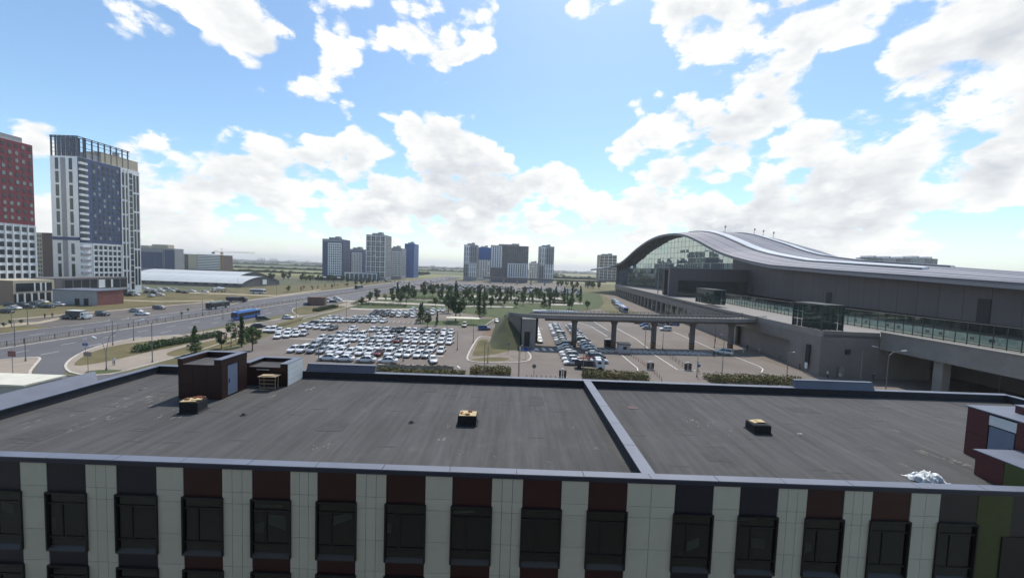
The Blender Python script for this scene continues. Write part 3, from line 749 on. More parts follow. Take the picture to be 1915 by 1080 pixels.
# the apartment house the picture was taken from: its wall behind the camera, mirrored in the office windows
home = thing('apartment_house', 'tall apartment house with rows of windows facing the striped office facade', 'building', (0, -0.8, 0))
ob('wall', MB().box(-45, 30, -14, 0, 0, 40).make('wall', mat('house_render', (.19,.195,.185), .9, var=.08, scale=.3)), home)
for i in range(18):
    for j in range(11): ob('window', boxmesh(1.5, .1, 1.6, M_wglass), home, (-42 + i * 4.1, 0.02, 1.2 + j * 3.4))

# ---------------------------------------------------------------- railway station
M_stone = mat('station_stone', (0.20, 0.175, 0.155), 0.75, var=0.10, scale=0.25, pos=True, detail=8)
M_stone2 = mat('station_stone_pale', (0.26, 0.235, 0.21), 0.8, var=0.10, scale=0.3, pos=True, detail=8)
M_conc = mat('ramp_concrete', (0.25, 0.23, 0.21), 0.85, var=0.12, scale=0.4, pos=True, detail=8)
M_concd = mat('ramp_concrete_dark', (0.15, 0.135, 0.125), 0.85, var=0.14, scale=0.4, pos=True, detail=8)
M_clad = mat('dark_rib_cladding', (0.080, 0.072, 0.076), 0.55, var=0.10, scale=0.8, pos=True, stretch=(1, 1, .05), objrand=.05)
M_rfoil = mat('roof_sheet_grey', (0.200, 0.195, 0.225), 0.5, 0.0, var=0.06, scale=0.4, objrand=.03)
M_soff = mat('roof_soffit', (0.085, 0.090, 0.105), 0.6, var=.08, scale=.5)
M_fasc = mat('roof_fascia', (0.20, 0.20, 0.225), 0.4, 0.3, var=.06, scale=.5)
M_skyl = mat('skylight_white', (0.66, 0.68, 0.70), 0.35, var=.05, scale=.6)
M_cglass = glass_mat('curtain_glass', (0.012, 0.028, 0.026), 0.62, 0.015)
M_cglass2 = glass_mat('curtain_glass_dark', (0.012, 0.030, 0.030), 0.16, 0.03)
M_sglass = glass_mat('stair_glass', (0.009, 0.026, 0.028), 0.16, 0.03)
M_screen = glass_mat('screen_glass', (0.03, 0.045, 0.045), 0.22, 0.02, see=.72)
M_mull = mat('mullion_metal', (0.030, 0.038, 0.038), 0.6)
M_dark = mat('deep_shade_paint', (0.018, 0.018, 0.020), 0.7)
station = thing('railway_station', 'huge station hall with a wave shaped grey roof and green glass front', 'station building', (0, 0, 0))

# plan lines (x, y)
FRONT = [(106.0, 40.0), (112.0, 85.0), (119.0, 182.0), (131.0, 232.0), (98.0, 366.0), (80.0, 410.0)]
def on_plan(line, px):
    """where the sight line through px crosses a plan polyline"""
    d = ray(px, 540); s = d.x / d.y
    for (a, b) in zip(line, line[1:]):
        f0, f1 = a[0] - s * a[1], b[0] - s * b[1]
        if f0 * f1 <= 0:
            t = f0 / (f0 - f1); return (a[0] + (b[0]-a[0]) * t, a[1] + (b[1]-a[1]) * t)
    return line[-1]
fr_px = [(1915,529),(1800,521),(1676,512.5),(1550,504),(1435,494.5),(1400,487.5),(1368,479.5),(1348,473),(1330,465.5),(1315,457.5),(1300,449.5),(1288,443.5),(1276,439),(1265,436.7),(1255,436),(1245,436.3),(1235,438),(1225,440.5),(1215,444.5),(1205,450),(1195,457),(1185,465),(1177,472.5),(1170,479.5),(1163,486),(1157,490.5),(1148,495),(1138,498.5),(1120,501.5),(1103,503)]
front = []
for (px, py) in fr_px:
    x, y = on_plan(FRONT, px); front.append(Vector((x, y, AT(px, py, y)[1])))
front.insert(0, Vector((106.5, 45, 20.9)))
bk = [(190,60,25.5),(195,140,27.4),(200,155,28.4),(205,168,29.3),(210,190,30.8),(214,210,32.2),(216,224,33.5),(218,238,35),(219,248,37),(220,258,39.6),(221,269,42.8),(221,281,45.9),(221,291,48.7),(221,300,51.3),(220,308,53.7),(219,316,55.6),(218,326,57.2),(216,336,58.2),(214,346,58.2),(212,358,57.2),(209,369,55),(206,380,52),(202,391,48.5),(198,402,45),(193,412,42),(188,422,39),(182,432,36.5),(175,442,34.5),(168,452,33),(152,462,32),(138,470,31.5)]
back = [Vector(b) for b in bk]
assert len(front) == len(back), (len(front), len(back))
NV = 12
def rp(i, v):
    p = front[i].lerp(back[i], v); p.z += 3.0 * math.sin(math.pi * v) * min(1, i / 8) * (1 if i < 24 else max(0, (30 - i) / 6)); return p
def strip_surf(v0, v1, i0, i1, lift, m, name, thick=.25, parent=station, n=1):
    mb = MB(); T, B = [], []
    for i in range(i0, i1 + 1):
        for k in range(n + 1):
            p = rp(i, v0 + (v1 - v0) * k / n); T.append((p.x, p.y, p.z + lift)); B.append((p.x, p.y, p.z + lift - thick))
    W = n + 1; L = i1 - i0 + 1; f = []
    for a in range(L - 1):
        for k in range(n):
            q = a * W + k; f.append((q, q + W, q + W + 1, q + 1)); f.append((L*W + q, L*W + q + 1, L*W + q + W + 1, L*W + q + W))
    for a in range(L - 1):
        for k in (0, n): q = a * W + k; f.append((q, q + W, L*W + q + W, L*W + q))
    for a in (0, L - 1):
        for k in range(n): q = a * W + k; f.append((q, q + 1, L*W + q + 1, L*W + q))
    mb.add(T + B, f)
    return ob(name, mb.make(name, m, False), parent)
# roof sheets: strips across the wave, one per span
NI = len(front)
for i in range(NI - 1):
    strip_surf(0, 1, i, i + 1, 0.0 + .012 * (i % 2), M_rfoil, 'roof_sheet', .3, n=NV)
# standing seams that run with the wave
for v in (.05, .15, .42, .60, .88): strip_surf(v, v + .003, 0, 27, .12, M_rfoil, 'roof_seam', .2)
# soffit and fascia of the front edge
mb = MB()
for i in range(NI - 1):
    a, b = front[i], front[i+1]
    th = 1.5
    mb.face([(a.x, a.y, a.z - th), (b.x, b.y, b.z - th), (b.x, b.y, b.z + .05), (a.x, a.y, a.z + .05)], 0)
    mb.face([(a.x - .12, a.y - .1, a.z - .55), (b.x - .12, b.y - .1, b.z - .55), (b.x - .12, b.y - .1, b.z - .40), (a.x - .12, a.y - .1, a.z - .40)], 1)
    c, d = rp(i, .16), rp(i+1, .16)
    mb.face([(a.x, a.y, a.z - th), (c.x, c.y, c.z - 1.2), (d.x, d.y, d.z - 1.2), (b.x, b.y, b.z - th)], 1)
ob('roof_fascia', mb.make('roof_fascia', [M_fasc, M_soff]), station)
# skylight bands: raised white boxes in runs
for (v0, v1) in ((.27, .345), (.70, .775)):
    for (a, b) in ((3, 6), (6, 9), (9, 12), (12, 15), (15, 18)): 
        strip_surf(v0, v1, a, b, .75, M_skyl, 'skylight', .7)
    strip_surf(v0 - .012, v0 - .002, 3, 19, .45, M_soff, 'gutter', .4); strip_surf(v1 + .002, v1 + .012, 3, 19, .45, M_soff, 'gutter', .4)
# antennas on the crest
for (px, py, i, v) in ((1355,437,14,.42), (1424,441,15,.80), (1437,443,15,.90), (1445,444,14,.93)):
    p = rp(i, v); a = MB(); a.tube([(p.x, p.y, p.z - .2), (p.x, p.y, p.z + 5.4)], .12, 6)
    for k, (dx, dz) in enumerate(((-.45, 3.4), (.45, 3.5), (0, 3.3))): a.obox((p.x + dx, p.y - .35, p.z + dz), (.28, .16, 1.7), .3 * k)
    a.tube([(p.x - .7, p.y, p.z + 4.0), (p.x + .7, p.y, p.z + 4.0)], .05, 4); a.tube([(p.x, p.y, p.z + 2.2), (p.x + 1.2, p.y + .6, p.z)], .05, 4); a.tube([(p.x, p.y, p.z + 2.2), (p.x - 1.2, p.y + .6, p.z)], .05, 4)
    ob('antenna', a.make('antenna', mat('antenna_grey', (.22,.22,.23), .6)), station)

# front walls under the roof: dark ribbed wall (near) and glass hall front (far)
def fz(i, back_off=.08): return rp(i, back_off).z - 1.3
WALL = [(113.5, 45.0), (118.0, 85.0), (126.0, 182.0), (139.0, 234.0)]
def wall_top(y):
    """underside of the roof above the wall line at distance y (near part)"""
    for a, b in zip(range(0, 12), range(1, 13)):
        p, q = rp(a, .07), rp(b, .07)
        if p.y <= y <= q.y: t = (y - p.y) / (q.y - p.y); return p.z + (q.z - p.z) * t - 1.0
    return 24.0
pts = []
for (a, b) in zip(WALL, WALL[1:]):
    n = max(2, int((b[1] - a[1]) / 6))
    for k in range(n): pts.append((a[0] + (b[0]-a[0]) * k / n, a[1] + (b[1]-a[1]) * k / n))
pts.append(WALL[-1])
for k in range(len(pts) - 1):
    a, b = pts[k], pts[k+1]; za, zb = wall_top(a[1]), wall_top(b[1]); g = .04
    t = Vector((b[0]-a[0], b[1]-a[1])).normalized() * g
    A, B_ = (a[0] + t.x, a[1] + t.y), (b[0] - t.x, b[1] - t.y)
    m = MB(); o_ = .5
    m.loft([[(A[0], A[1], 12.4), (B_[0], B_[1], 12.4), (B_[0] + o_, B_[1], 12.4), (A[0] + o_, A[1], 12.4)], [(A[0], A[1], za), (B_[0], B_[1], zb), (B_[0] + o_, B_[1], zb), (A[0] + o_, A[1], za)]])
    ob('wall_panel', m.make('wall_panel', M_clad), station)
for (px, w, h) in ((1408, 3.0, 4.2), (1552, 2.4, 4.6), (1845, 2.6, 6.0)):       # dark doors high in the wall
    x, y = on_plan(WALL, px); ob('door', MB().box(x - .25, x + .1, y - w/2, y + w/2, 12.5, 12.5 + h).make('door', M_dark), station)
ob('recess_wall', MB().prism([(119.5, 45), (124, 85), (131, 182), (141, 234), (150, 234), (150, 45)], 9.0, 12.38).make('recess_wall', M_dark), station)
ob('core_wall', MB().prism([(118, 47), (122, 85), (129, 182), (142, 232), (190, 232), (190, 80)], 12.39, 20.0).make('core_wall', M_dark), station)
# glass hall front
P0, P1 = Vector((139.0, 234.0)), Vector((106.0, 368.0))
def arch_z(s):
    """roof underside above the glass at s (0..1 from near to far end)"""
    q = P0.lerp(P1, s); best = None
    for a in range(4, NI - 2):
        p, r = rp(a, .09), rp(a+1, .09)
        if p.y <= q.y <= r.y: t = (q.y - p.y) / max(1e-6, r.y - p.y); return p.z + (r.z - p.z) * t - 1.2
    return rp(24, .09).z - 1.2
NC, ROWH, ZB = 34, 4.1, 9.6
gdir = (P1 - P0).normalized(); gn = Vector((-gdir.y, gdir.x))
if gn.x > 0: gn = -gn
cols = 0
for c in range(NC):
    s0, s1 = c / NC, (c + 1) / NC; a, b = P0.lerp(P1, s0), P0.lerp(P1, s1); za, zb = arch_z(s0), arch_z(s1)
    z = ZB
    while z < max(za, zb) - .2:
        z2 = z + ROWH; g = .09
        q = [(a.x + gdir.x * g, a.y + gdir.y * g, z + g), (b.x - gdir.x * g, b.y - gdir.y * g, z + g)]
        tb, ta = min(z2 - g, zb), min(z2 - g, za)
        if tb > z + g: q.append((b.x - gdir.x * g, b.y - gdir.y * g, tb))
        if ta > z + g: q.append((a.x + gdir.x * g, a.y + gdir.y * g, ta))
        if len(q) >= 3:
            t1, t2 = U(-.012, .012), U(-.012, .012)
            cxm = sum(p[0] for p in q) / len(q); cz = sum(p[2] for p in q) / len(q); cym = sum(p[1] for p in q) / len(q)
            q = [(p[0] + gn.x * (t1 * (p[1] - cym) + t2 * (p[2] - cz)), p[1] + gn.y * (t1 * (p[1] - cym) + t2 * (p[2] - cz)), p[2]) for p in q]
            ob('pane', MB().face(q).make('pane', M_cglass if cz > 25.5 else M_cglass2), station)
        z = z2
mg = MB()
for c in range(NC + 1):
    s = c / NC; a = P0.lerp(P1, s) + gn * .05; mg.box(a.x - .02, a.x + .12, a.y - .05, a.y + .05, ZB, arch_z(s))
z = ZB
while z < 52:
    run = []
    for c in range(NC * 2 + 1):
        s = c / (NC * 2)
        if arch_z(s) > z + .1: run.append(P0.lerp(P1, s))
    for a, b in zip(run, run[1:]):
        if (b - a).length < 4: mg.tube([(a.x, a.y, z), (b.x, b.y, z)], .06, 4)
    z += ROWH
ob('mullion_grid', mg.make('mullion_grid', M_mull), station)
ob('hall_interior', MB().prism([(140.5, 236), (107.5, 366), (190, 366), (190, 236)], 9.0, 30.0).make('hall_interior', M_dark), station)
ob('end_wall', MB().prism([(105.6, 369), (104.2, 372), (190, 390), (190, 372)], 0.0, 31.0).make('end_wall', M_clad), station)
# entrance portal that stands out from the glass
po = MB(); po.box(88, 138, 207, 222, 24.3, 25.6); po.box(90.5, 134, 219.8, 222, 9.6, 24.3); po.box(88, 93, 207, 209, 9.6, 24.3); po.box(92.99, 134, 207.3, 208.6, 18.5, 24.29)
ob('portal', po.make('portal', M_clad), station)
ob('portal_glass', MB().face([(93.2, 208.0, 9.8), (136, 208.0, 9.8), (136, 208.0, 18.4), (93.2, 208.0, 18.4)]).make('portal_glass', M_sglass), station)
ob('portal_edge', MB().box(87.7, 87.98, 206.8, 207.4, 9.6, 25.8).box(87.7, 87.98, 221.6, 222.2, 9.6, 25.8).box(87.7, 87.98, 207.41, 221.59, 25.3, 25.8).box(87.99, 138, 206.6, 206.98, 25.35, 25.8).make('portal_edge', M_fasc), station)
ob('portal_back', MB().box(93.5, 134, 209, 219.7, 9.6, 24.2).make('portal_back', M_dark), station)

# elevated forecourt: lower storey of stone, deck on top
DECK = 10.3
lowp = [(70.2, 82.7), (72.9, 117), (97.2, 348), (104, 372), (150, 372), (150, 234), (136, 200), (126, 40), (84.6, 40), (83.6, 60), (82.7, 82.0)]
deck = thing('station_deck', 'raised concrete forecourt deck along the front of the station', 'deck', (0, 0, 0))
ob('deck_slab', MB().prism(lowp, 9.0, 9.6).make('deck_slab', M_conc), deck)
# stone lower wall with openings, far part as an arcade
M_wst = M_stone
def wall_run(a, b, z0, z1, th, name, m, parent=deck):
    d = (Vector(b) - Vector(a)).normalized(); n = Vector((d.y, -d.x)) * th
    if n.x < 0: n = -n
    return ob(name, MB().prism([a, b, (b[0] + n.x, b[1] + n.y), (a[0] + n.x, a[1] + n.y)], z0, z1).make(name, m), parent)
def LP(t0): # point on the lower front line by distance y
    for a, b in (((70.2, 82.7), (72.9, 117)), ((72.9, 117), (97.2, 348)), ((97.2, 348), (104, 372))):
        if a[1] <= t0 <= b[1] + .01: s = (t0 - a[1]) / (b[1] - a[1]); return (a[0] + (b[0]-a[0]) * s, t0)
for y0, y1 in ((82.7, 88), (88, 93), (119, 128), (128, 140), (140, 152), (152, 163)): wall_run(LP(y0), LP(y1 - .02), 0, 9.0, .6, 'wall_panel', M_wst)
wall_run(LP(93), LP(119), 6.2, 9.0, .6, 'wall_panel', M_wst)
a, b = LP(93), LP(119); ob('recessed_wall', MB().prism([(a[0] + 1.6, a[1]), (b[0] + 1.6, b[1]), (b[0] + 2, b[1]), (a[0] + 2, a[1])], 0, 6.2).make('recessed_wall', M_stone), deck)
for y0, y1 in ((82.7, 118.9), (119, 200), (200, 280), (280, 348)): wall_run(LP(y0), LP(y1 - .03), 9.0, 10.35, .5, 'parapet', M_stone2)
for y0, y1 in ((163, 200), (200, 250), (250, 300), (300, 348)): wall_run(LP(y0), LP(y1), 6.4, 8.99, .6, 'beam', M_wst)
for y in range(166, 350, 9): p = LP(y); ob('pillar', MB().box(p[0] + .1, p[0] + 1.1, y - .6, y + .6, 0, 6.4).make('pillar', M_stone2), deck)
p, q = LP(163), LP(348); ob('arcade_wall', MB().prism([(p[0] + 7, p[1]), (q[0] + 7, q[1]), (q[0] + 8, q[1]), (p[0] + 8, p[1])], 0, 8.9).make('arcade_wall', M_dark), deck)
for y0 in (166, 173, 182, 189):
    p, q = LP(y0), LP(y0 + 6); ob('pane', MB().face([(p[0] + .3, p[1], 2.6), (q[0] + .3, q[1], 2.6), (q[0] + .3, q[1], 6.2), (p[0] + .3, p[1], 6.2)]).make('pane', M_sglass), deck)
wall_run((70.2, 82.7), (82.7, 82.0), 0, 9.0, .6, 'wall_panel', M_stone)
ob('wall_panel', MB().prism([(70.2, 82.7), (82.7, 82.0), (82.7, 82.6), (70.25, 83.3)], 9.0, 10.4).make('wall_panel', M_stone), deck)
ob('wall_panel', MB().prism([(82.71, 82.0), (95, 82.3), (95, 82.9), (82.71, 82.6)], 0, 6.7).make('wall_panel', M_stone), deck)
for (x, z0, z1, w) in ((76.0, 5.3, 6.4, 1.0),): ob('window', MB().box(x - w/2, x + w/2, 82.1, 82.5, z0, z1).make('window', M_dark), deck)
ob('window', MB().box(70.0, 70.4, 85.6, 86.6, 2.0, 6.6).make('window', M_dark), deck); ob('poster', MB().box(69.95, 70.0, 85.7, 86.5, .9, 2.3).make('poster', mat('poster_white', (.7,.72,.74), .5)), deck)
ob('door', MB().box(74.2, 75.3, 81.98, 82.2, 0, 2.4).make('door', M_stone2), deck)
# near run of the deck: deep concrete edge beam over the dark undercroft
ob('edge_beam', MB().prism([(82.7, 81.9), (83.6, 60), (84.8, 38), (85.6, 38), (84.4, 60), (83.5, 81.9)], 6.8, 10.5).make('edge_beam', M_conc), deck)
ob('beam_cap', MB().prism([(82.55, 81.9), (83.45, 60), (84.65, 38), (85.7, 38), (84.5, 60), (83.6, 81.9)], 10.502, 10.75).make('beam_cap', M_stone2), deck)
for y in (71.5, 58, 45): ob('pillar', MB().box(84.0, 85.6, y - .8, y + .8, 0, 6.79).make('pillar', M_conc), deck)
ob('undercroft_wall', MB().box(104, 105, 38, 95, 0, 9).make('undercroft_wall', M_stone), deck)
# tall glass screens along the carriageway on the deck
SC = [(95.6, 52.0), (95.0, 68.0), (93.4, 104.0), (92.0, 122.0), (97.8, 178.0), (101.0, 215.0)]
y = 52.0; segs = []
while y < 176: 
    for a, b in zip(SC, SC[1:]):
        if a[1] <= y <= b[1]: s = (y - a[1]) / (b[1] - a[1]); segs.append((a[0] + (b[0]-a[0]) * s, y)); break
    y += 2.0
for a, b in zip(segs, segs[1:]):
    ob('glass_panel', MB().face([(a[0], a[1] + .08, 9.9), (b[0], b[1] - .08, 9.9), (b[0], b[1] - .08, 14.0), (a[0], a[1] + .08, 14.0)]).make('glass_panel', M_screen), deck)
    ob('post', boxmesh(.14, .10, 4.5, M_mull), deck, (a[0], a[1], 9.6))
mbr = MB()
mbr.tube([(a[0], a[1], 14.05) for a in segs], .09, 5); mbr.tube([(a[0], a[1], 9.85) for a in segs], .12, 5)
ob('handrail', mbr.make('handrail', M_mull), deck)
# white sunshade boxes of the shop row behind the screens
M_wbox = mat('white_fibre', (.62,.66,.64), .5, var=.06, scale=.8, objrand=.06)
y = 54.0; k = 0
while y < 170:
    x = 99.5 + .03 * (y - 54) ; L = U(2.3, 2.9)
    kb = thing('planter_box', f'white box planter, {ORD[k]} from the near end behind the glass screens on the deck', 'planter', (x, y, 9.6), -.03, 'white planters on the station deck')
    t_ = .09; pb = MB().box(-.5, .5, -L/2, L/2, .1, .2).box(-.5, -.5 + t_, -L/2, L/2, .2, 1.55).box(.5 - t_, .5, -L/2, L/2, .2, 1.55).box(-.5 + t_, .5 - t_, -L/2, -L/2 + t_, .2, 1.55).box(-.5 + t_, .5 - t_, L/2 - t_, L/2, .2, 1.55)
    ob('box', pb.make('box', M_wbox), kb); ob('soil', MB().box(-.40, .40, -L/2 + .1, L/2 - .1, .21, 1.4).make('soil', M_soil), kb)
    if k % 3: ob('recess', MB().box(-.53, -.5, -L * .28, L * .05, .45, 1.15).make('recess', M_dark), kb)
    y += L + .55; k += 1
# glass stair towers on the deck edge
def stair_box(label, x0, x1, y0, y1, z0, z1, nx, ny):
    t = thing('glass_stair_tower', label, 'stair tower', ((x0 + x1) / 2, (y0 + y1) / 2, z0), 0, 'glass stair towers on the deck')
    w, d, h = (x1 - x0) / 2, (y1 - y0) / 2, z1 - z0
    fr = MB()
    for x in (-w, w):
        for y in (-d, d): fr.box(x - .12, x + .12, y - .12, y + .12, 0, h)
    fr.box(-w - .13, w + .13, -d - .13, d + .13, h, h + .25)
    ob('frame', fr.make('frame', M_mull), t)
    ob('core', MB().box(-w * .55, w * .9, -d * .6, d * .6, 0, h - .5).make('core', M_dark), t)
    nz = 3
    for j in range(nz):
        z_0, z_1 = h * j / nz + .05, h * (j + 1) / nz - .05
        for i in range(nx):
            a, b = -w + 2*w*i/nx + .05, -w + 2*w*(i+1)/nx - .05
            ob('pane', MB().face([(a, -d, z_0), (b, -d, z_0), (b, -d, z_1), (a, -d, z_1)]).make('pane', M_sglass), t)
        for i in range(ny):
            a, b = -d + 2*d*i/ny + .05, -d + 2*d*(i+1)/ny - .05; e = U(-.02, .02)
            ob('pane', MB().face([(-w + e, a, z_0), (-w - e, b, z_0), (-w - e, b, z_1), (-w + e, a, z_1)]).make('pane', M_sglass), t)
    return t
stair_box('green glass stair tower on the stone corner block of the station', 70.6, 75.4, 83.4, 92.0, 10.4, 16.0, 4, 6)
stair_box('smaller green glass stair tower on the deck beyond the ramp', 80.0, 84.6, 146.0, 160.0, 10.35, 16.1, 3, 7)

# flyover ramp across the yard
ramp = thing('flyover_ramp', 'grey concrete flyover ramp on round columns leading to the station deck', 'ramp', (0, 0, 0))
cl = [(74.5, 112.6), (66, 109.6), (54, 108.8), (42, 108.0), (30, 107.0), (18, 106.3), (10, 106.4), (5.6, 108.2), (3.4, 112.5), (2.9, 119), (2.7, 130), (2.2, 145), (0.8, 165)]
zc = [9.3, 9.2, 9.1, 9.0, 9.0, 8.9, 8.8, 8.6, 8.2, 7.4, 5.8, 3.4, 0.4]
def offs(k, d):
    a, b = Vector(cl[max(k-1, 0)]), Vector(cl[min(k+1, len(cl)-1)]); t = (b - a).normalized(); return Vector(cl[k]) + Vector((-t.y, t.x)) * d
def sweep(prof, ks, name, m, parent=ramp):
    rings = []
    for k in ks: rings.append([(*offs(k, d), zc[k] + z) for d, z in prof])
    return ob(name, MB().loft(rings).make(name, m), parent)
K1 = list(range(0, 7)); K2 = list(range(6, 13))
sweep([(-3.8, -.35), (-2.2, -1.25), (2.2, -1.25), (3.8, -.35), (3.8, 0), (-3.8, 0)], K1, 'deck_girder', M_concd)
for s_ in (-1, 1):
    sweep([(s_ * 3.85, -.5), (s_ * 3.85, .55), (s_ * 3.55, .55), (s_ * 3.55, -.5)], K1, 'edge_beam', M_conc)
    sweep([(s_ * 3.85, -.5), (s_ * 3.85, .55), (s_ * 3.55, .55), (s_ * 3.55, -.5)], K2, 'edge_beam', M_conc)
    for zz in (.85, 1.15):
        rl = MB(); rl.tube([(*offs(k, s_ * 3.7), zc[k] + zz) for k in K1], .05, 5); ob('rail', rl.make('rail', M_mull), ramp)
    for k in range(60):
        t = k / 60 * 6; i = int(t); f = t - i; p = offs(i, s_ * 3.7).lerp(offs(i+1, s_ * 3.7), f); z = zc[i] + (zc[i+1] - zc[i]) * f
        ob('rail_post', boxmesh(.09, .09, .62, M_mull), ramp, (p.x, p.y, z + .56))
sweep([(-3.5, -.3), (3.5, -.3), (3.5, .02), (-3.5, .02)], K2, 'carriageway', M_road)
M_band1, M_band2 = mat('band_amber', (.42,.20,.07), .7), mat('band_black', (.02,.02,.02), .7)
for (x, y) in ((18.4, 103.6), (30.0, 104.2), (42.0, 105.2), (53.7, 106.0), (65.6, 106.9)):
    ring = lambda r, z: [(x + r * math.cos(2 * math.pi * k / 14), y + 2.2 + r * 1.15 * math.sin(2 * math.pi * k / 14), z) for k in range(14)]
    pl = ob('column', MB().loft([ring(.72, 0), ring(.72, 6.6), ring(.95, 7.3), ring(1.25, 7.95)]).make('column', M_concd, False), ramp)
    for j in range(5): ob('warning_band', MB().loft([ring(.745, .25 + .3 * j), ring(.745, .52 + .3 * j)]).make('warning_band', M_band1 if j % 2 else M_band2), pl)
# abutment and grassed embankment
ob('abutment', MB().prism([(3.2, 101.6), (7.0, 101.6), (7.0, 110.4), (3.2, 110.4)], 0, 8.2).make('abutment', M_conc), ramp)
ob('opening', MB().box(3.9, 5.4, 101.45, 101.7, .6, 4.6).make('opening', M_dark), ramp)
EX = [x * .75 - 10.0 for x in range(18)]; EY = [97 + y * 1.5 for y in range(48)]
def bank(x, y):
    zt = 8.2
    for p, q, za, zb in zip(cl[8:], cl[9:], zc[8:], zc[9:]):
        if p[1] <= y <= q[1]: zt = za + (zb - za) * (y - p[1]) / (q[1] - p[1])
    if y > cl[-1][1]: zt = .3
    zt = min(7.6, max(0, zt - .4)) * min(1, max(0, (y - 98) / 16))
    d = max(0, -1.2 - x); e = 4.6
    h = zt * (1 - d / e) if d < e else 0
    return max(-.02, h * (1.0 + .05 * math.sin(x * 1.7 + y * .9)) - .01)
em = MB(); em.add([(x, y, bank(x, y)) for y in EY for x in EX], [(j*18 + i, j*18 + i + 1, (j+1)*18 + i + 1, (j+1)*18 + i) for j in range(47) for i in range(17)])
struct('embankment', em.make('embankment', mat('bank_grass', (.032,.046,.018), .95, col2=(.07,.068,.03), scale=.2, pos=True, detail=9, bump=.5, bscale=2), True))
for k in range(7, 12): ob('retaining_wall', MB().prism([tuple(offs(k, -3.6)), tuple(offs(k+1, -3.6)), tuple(offs(k+1, -4.0)), tuple(offs(k, -4.0))], 0, zc[k+1] + .2).make('retaining_wall', M_concd), ramp); ob('retaining_wall', MB().prism([tuple(offs(k, 3.6)), tuple(offs(k+1, 3.6)), tuple(offs(k+1, 4.0)), tuple(offs(k, 4.0))], 0, zc[k+1] + .2).make('retaining_wall', M_concd), ramp)

# ---------------------------------------------------------------- towers and other buildings
M_bwhite = mat('tower_white', (0.80, 0.81, 0.81), 0.7, var=0.05, scale=.3)
M_bbeige = mat('tower_beige', (0.50, 0.44, 0.33), 0.75, var=0.06, scale=.3)
M_bnavy = mat('tower_navy', (0.070, 0.098, 0.185), 0.6, var=0.08, scale=.4)
M_bred = mat('tower_red', (0.20, 0.045, 0.055), 0.65, var=0.08, scale=.4)
M_bblue = mat('tower_blue', (0.03, 0.12, 0.36), 0.6, var=0.06, scale=.4)
M_bgrey = mat('tower_grey', (0.32, 0.32, 0.33), 0.7, var=0.08, scale=.4)
M_bdark = mat('tower_charcoal', (0.135, 0.13, 0.135), 0.65, var=0.1, scale=.4)
M_bbrown = mat('tower_brown', (0.13, 0.085, 0.075), 0.65, var=0.1, scale=.4)
M_bglass = glass_mat('tower_glass', (0.020, 0.026, 0.034), 0.07, .08)
M_bglass2 = glass_mat('tower_glass_bright', (0.05, 0.06, 0.075), 0.24, .08)
class Tower:
    """box building with zones of cladding and windows; faces: f (towards camera, -y), e (+x side), w (-x side)"""
    def __init__(s, name, label, x0, x1, y0, y1, h, m, cat='building', group=None):
        s.x0, s.x1, s.y0, s.y1, s.h = x0, x1, y0, y1, h
        s.r = thing(name, label, cat, ((x0 + x1) / 2, y0, 0), 0, group)
        s.w, s.d = x1 - x0, y1 - y0
        ob('wall', MB().box(-s.w/2, s.w/2, 0, s.d, 0, h).make('wall', m), s.r)
    def _put(s, name, f, u0, u1, z0, z1, out, thick, m, up=None):
        p = up or s.r
        W, L = u1 - u0, z1 - z0
        if f == 'f': o = ob(name, boxmesh(W, thick, L, m), p, ((u0 + u1) / 2 - s.w/2, -out + thick/2, z0))
        elif f == 'e': o = ob(name, boxmesh(thick, W, L, m), p, (s.w/2 + out - thick/2, (u0 + u1) / 2, z0))
        else: o = ob(name, boxmesh(thick, W, L, m), p, (-s.w/2 - out + thick/2, (u0 + u1) / 2, z0))
        return o
    def clad(s, f, u0, u1, z0, z1, m, out=.12, name='cladding'): return s._put(name, f, u0, u1, z0, z1, out, out + .1, m)
    def win(s, f, u0, u1, z0, z1, nc, nr, fw=.6, fh=.6, out=.14, m=None, skip=0.0, alt=0.0):
        cw, ch = (u1 - u0) / nc, (z1 - z0) / nr
        for i in range(nc):
            for j in range(nr):
                if skip and R() < skip: continue
                a = u0 + cw * (i + .5); b = z0 + ch * (j + .5)
                s._put('window', f, a - cw * fw/2, a + cw * fw/2, b - ch * fh/2, b + ch * fh/2, out, .12, (M_bglass2 if R() < alt else (m or M_bglass)))
    def ribs(s, f, u0, u1, z0, z1, n, w, m, out=.45):
        for i in range(n + 1):
            a = u0 + (u1 - u0) * i / n; s._put('rib', f, a - w/2, a + w/2, z0, z1, out, out + .05, m)
    def bands(s, f, u0, u1, z0, z1, n, h, m, out=.35):
        for i in range(n + 1):
            b = z0 + (z1 - z0) * i / n; s._put('band', f, u0, u1, b - h/2, b + h/2, out, out + .05, m)
    def top(s, u0, u1, d0, d1, h, m, name='roof_room'):
        return ob(name, MB().box(u0 - s.w/2, u1 - s.w/2, d0, d1, s.h, s.h + h).make(name, m), s.r)
# red and white tower at the picture's edge
T = Tower('residential_tower', 'red and white apartment tower cut by the left picture edge', -246, -219.5, 150, 170, 70, M_bwhite, group='tall apartment towers across the avenue')
T.clad('e', 2.2, 20.0, 34, 69.9, M_bred, .15); T.clad('e', 0, 2.15, 0, 70, M_bbeige, .15)
T.win('e', 2.4, 20, 35, 69.5, 8, 11, .45, .5, .22, M_bglass, 0, .5)
T.win('e', 2.4, 20, 6, 33.5, 7, 8, .66, .62, .05)
T.ribs('e', 2.4, 20, 4, 33.8, 7, .35, M_bwhite, .3)
T.win('e', .3, 2.0, 6, 69, 1, 19, .5, .5, .2)
T.clad('f', 0, 26.5, 0, 70, M_bbeige, .1)
T.top(6, 26, 3, 17, 2.2, M_bgrey)
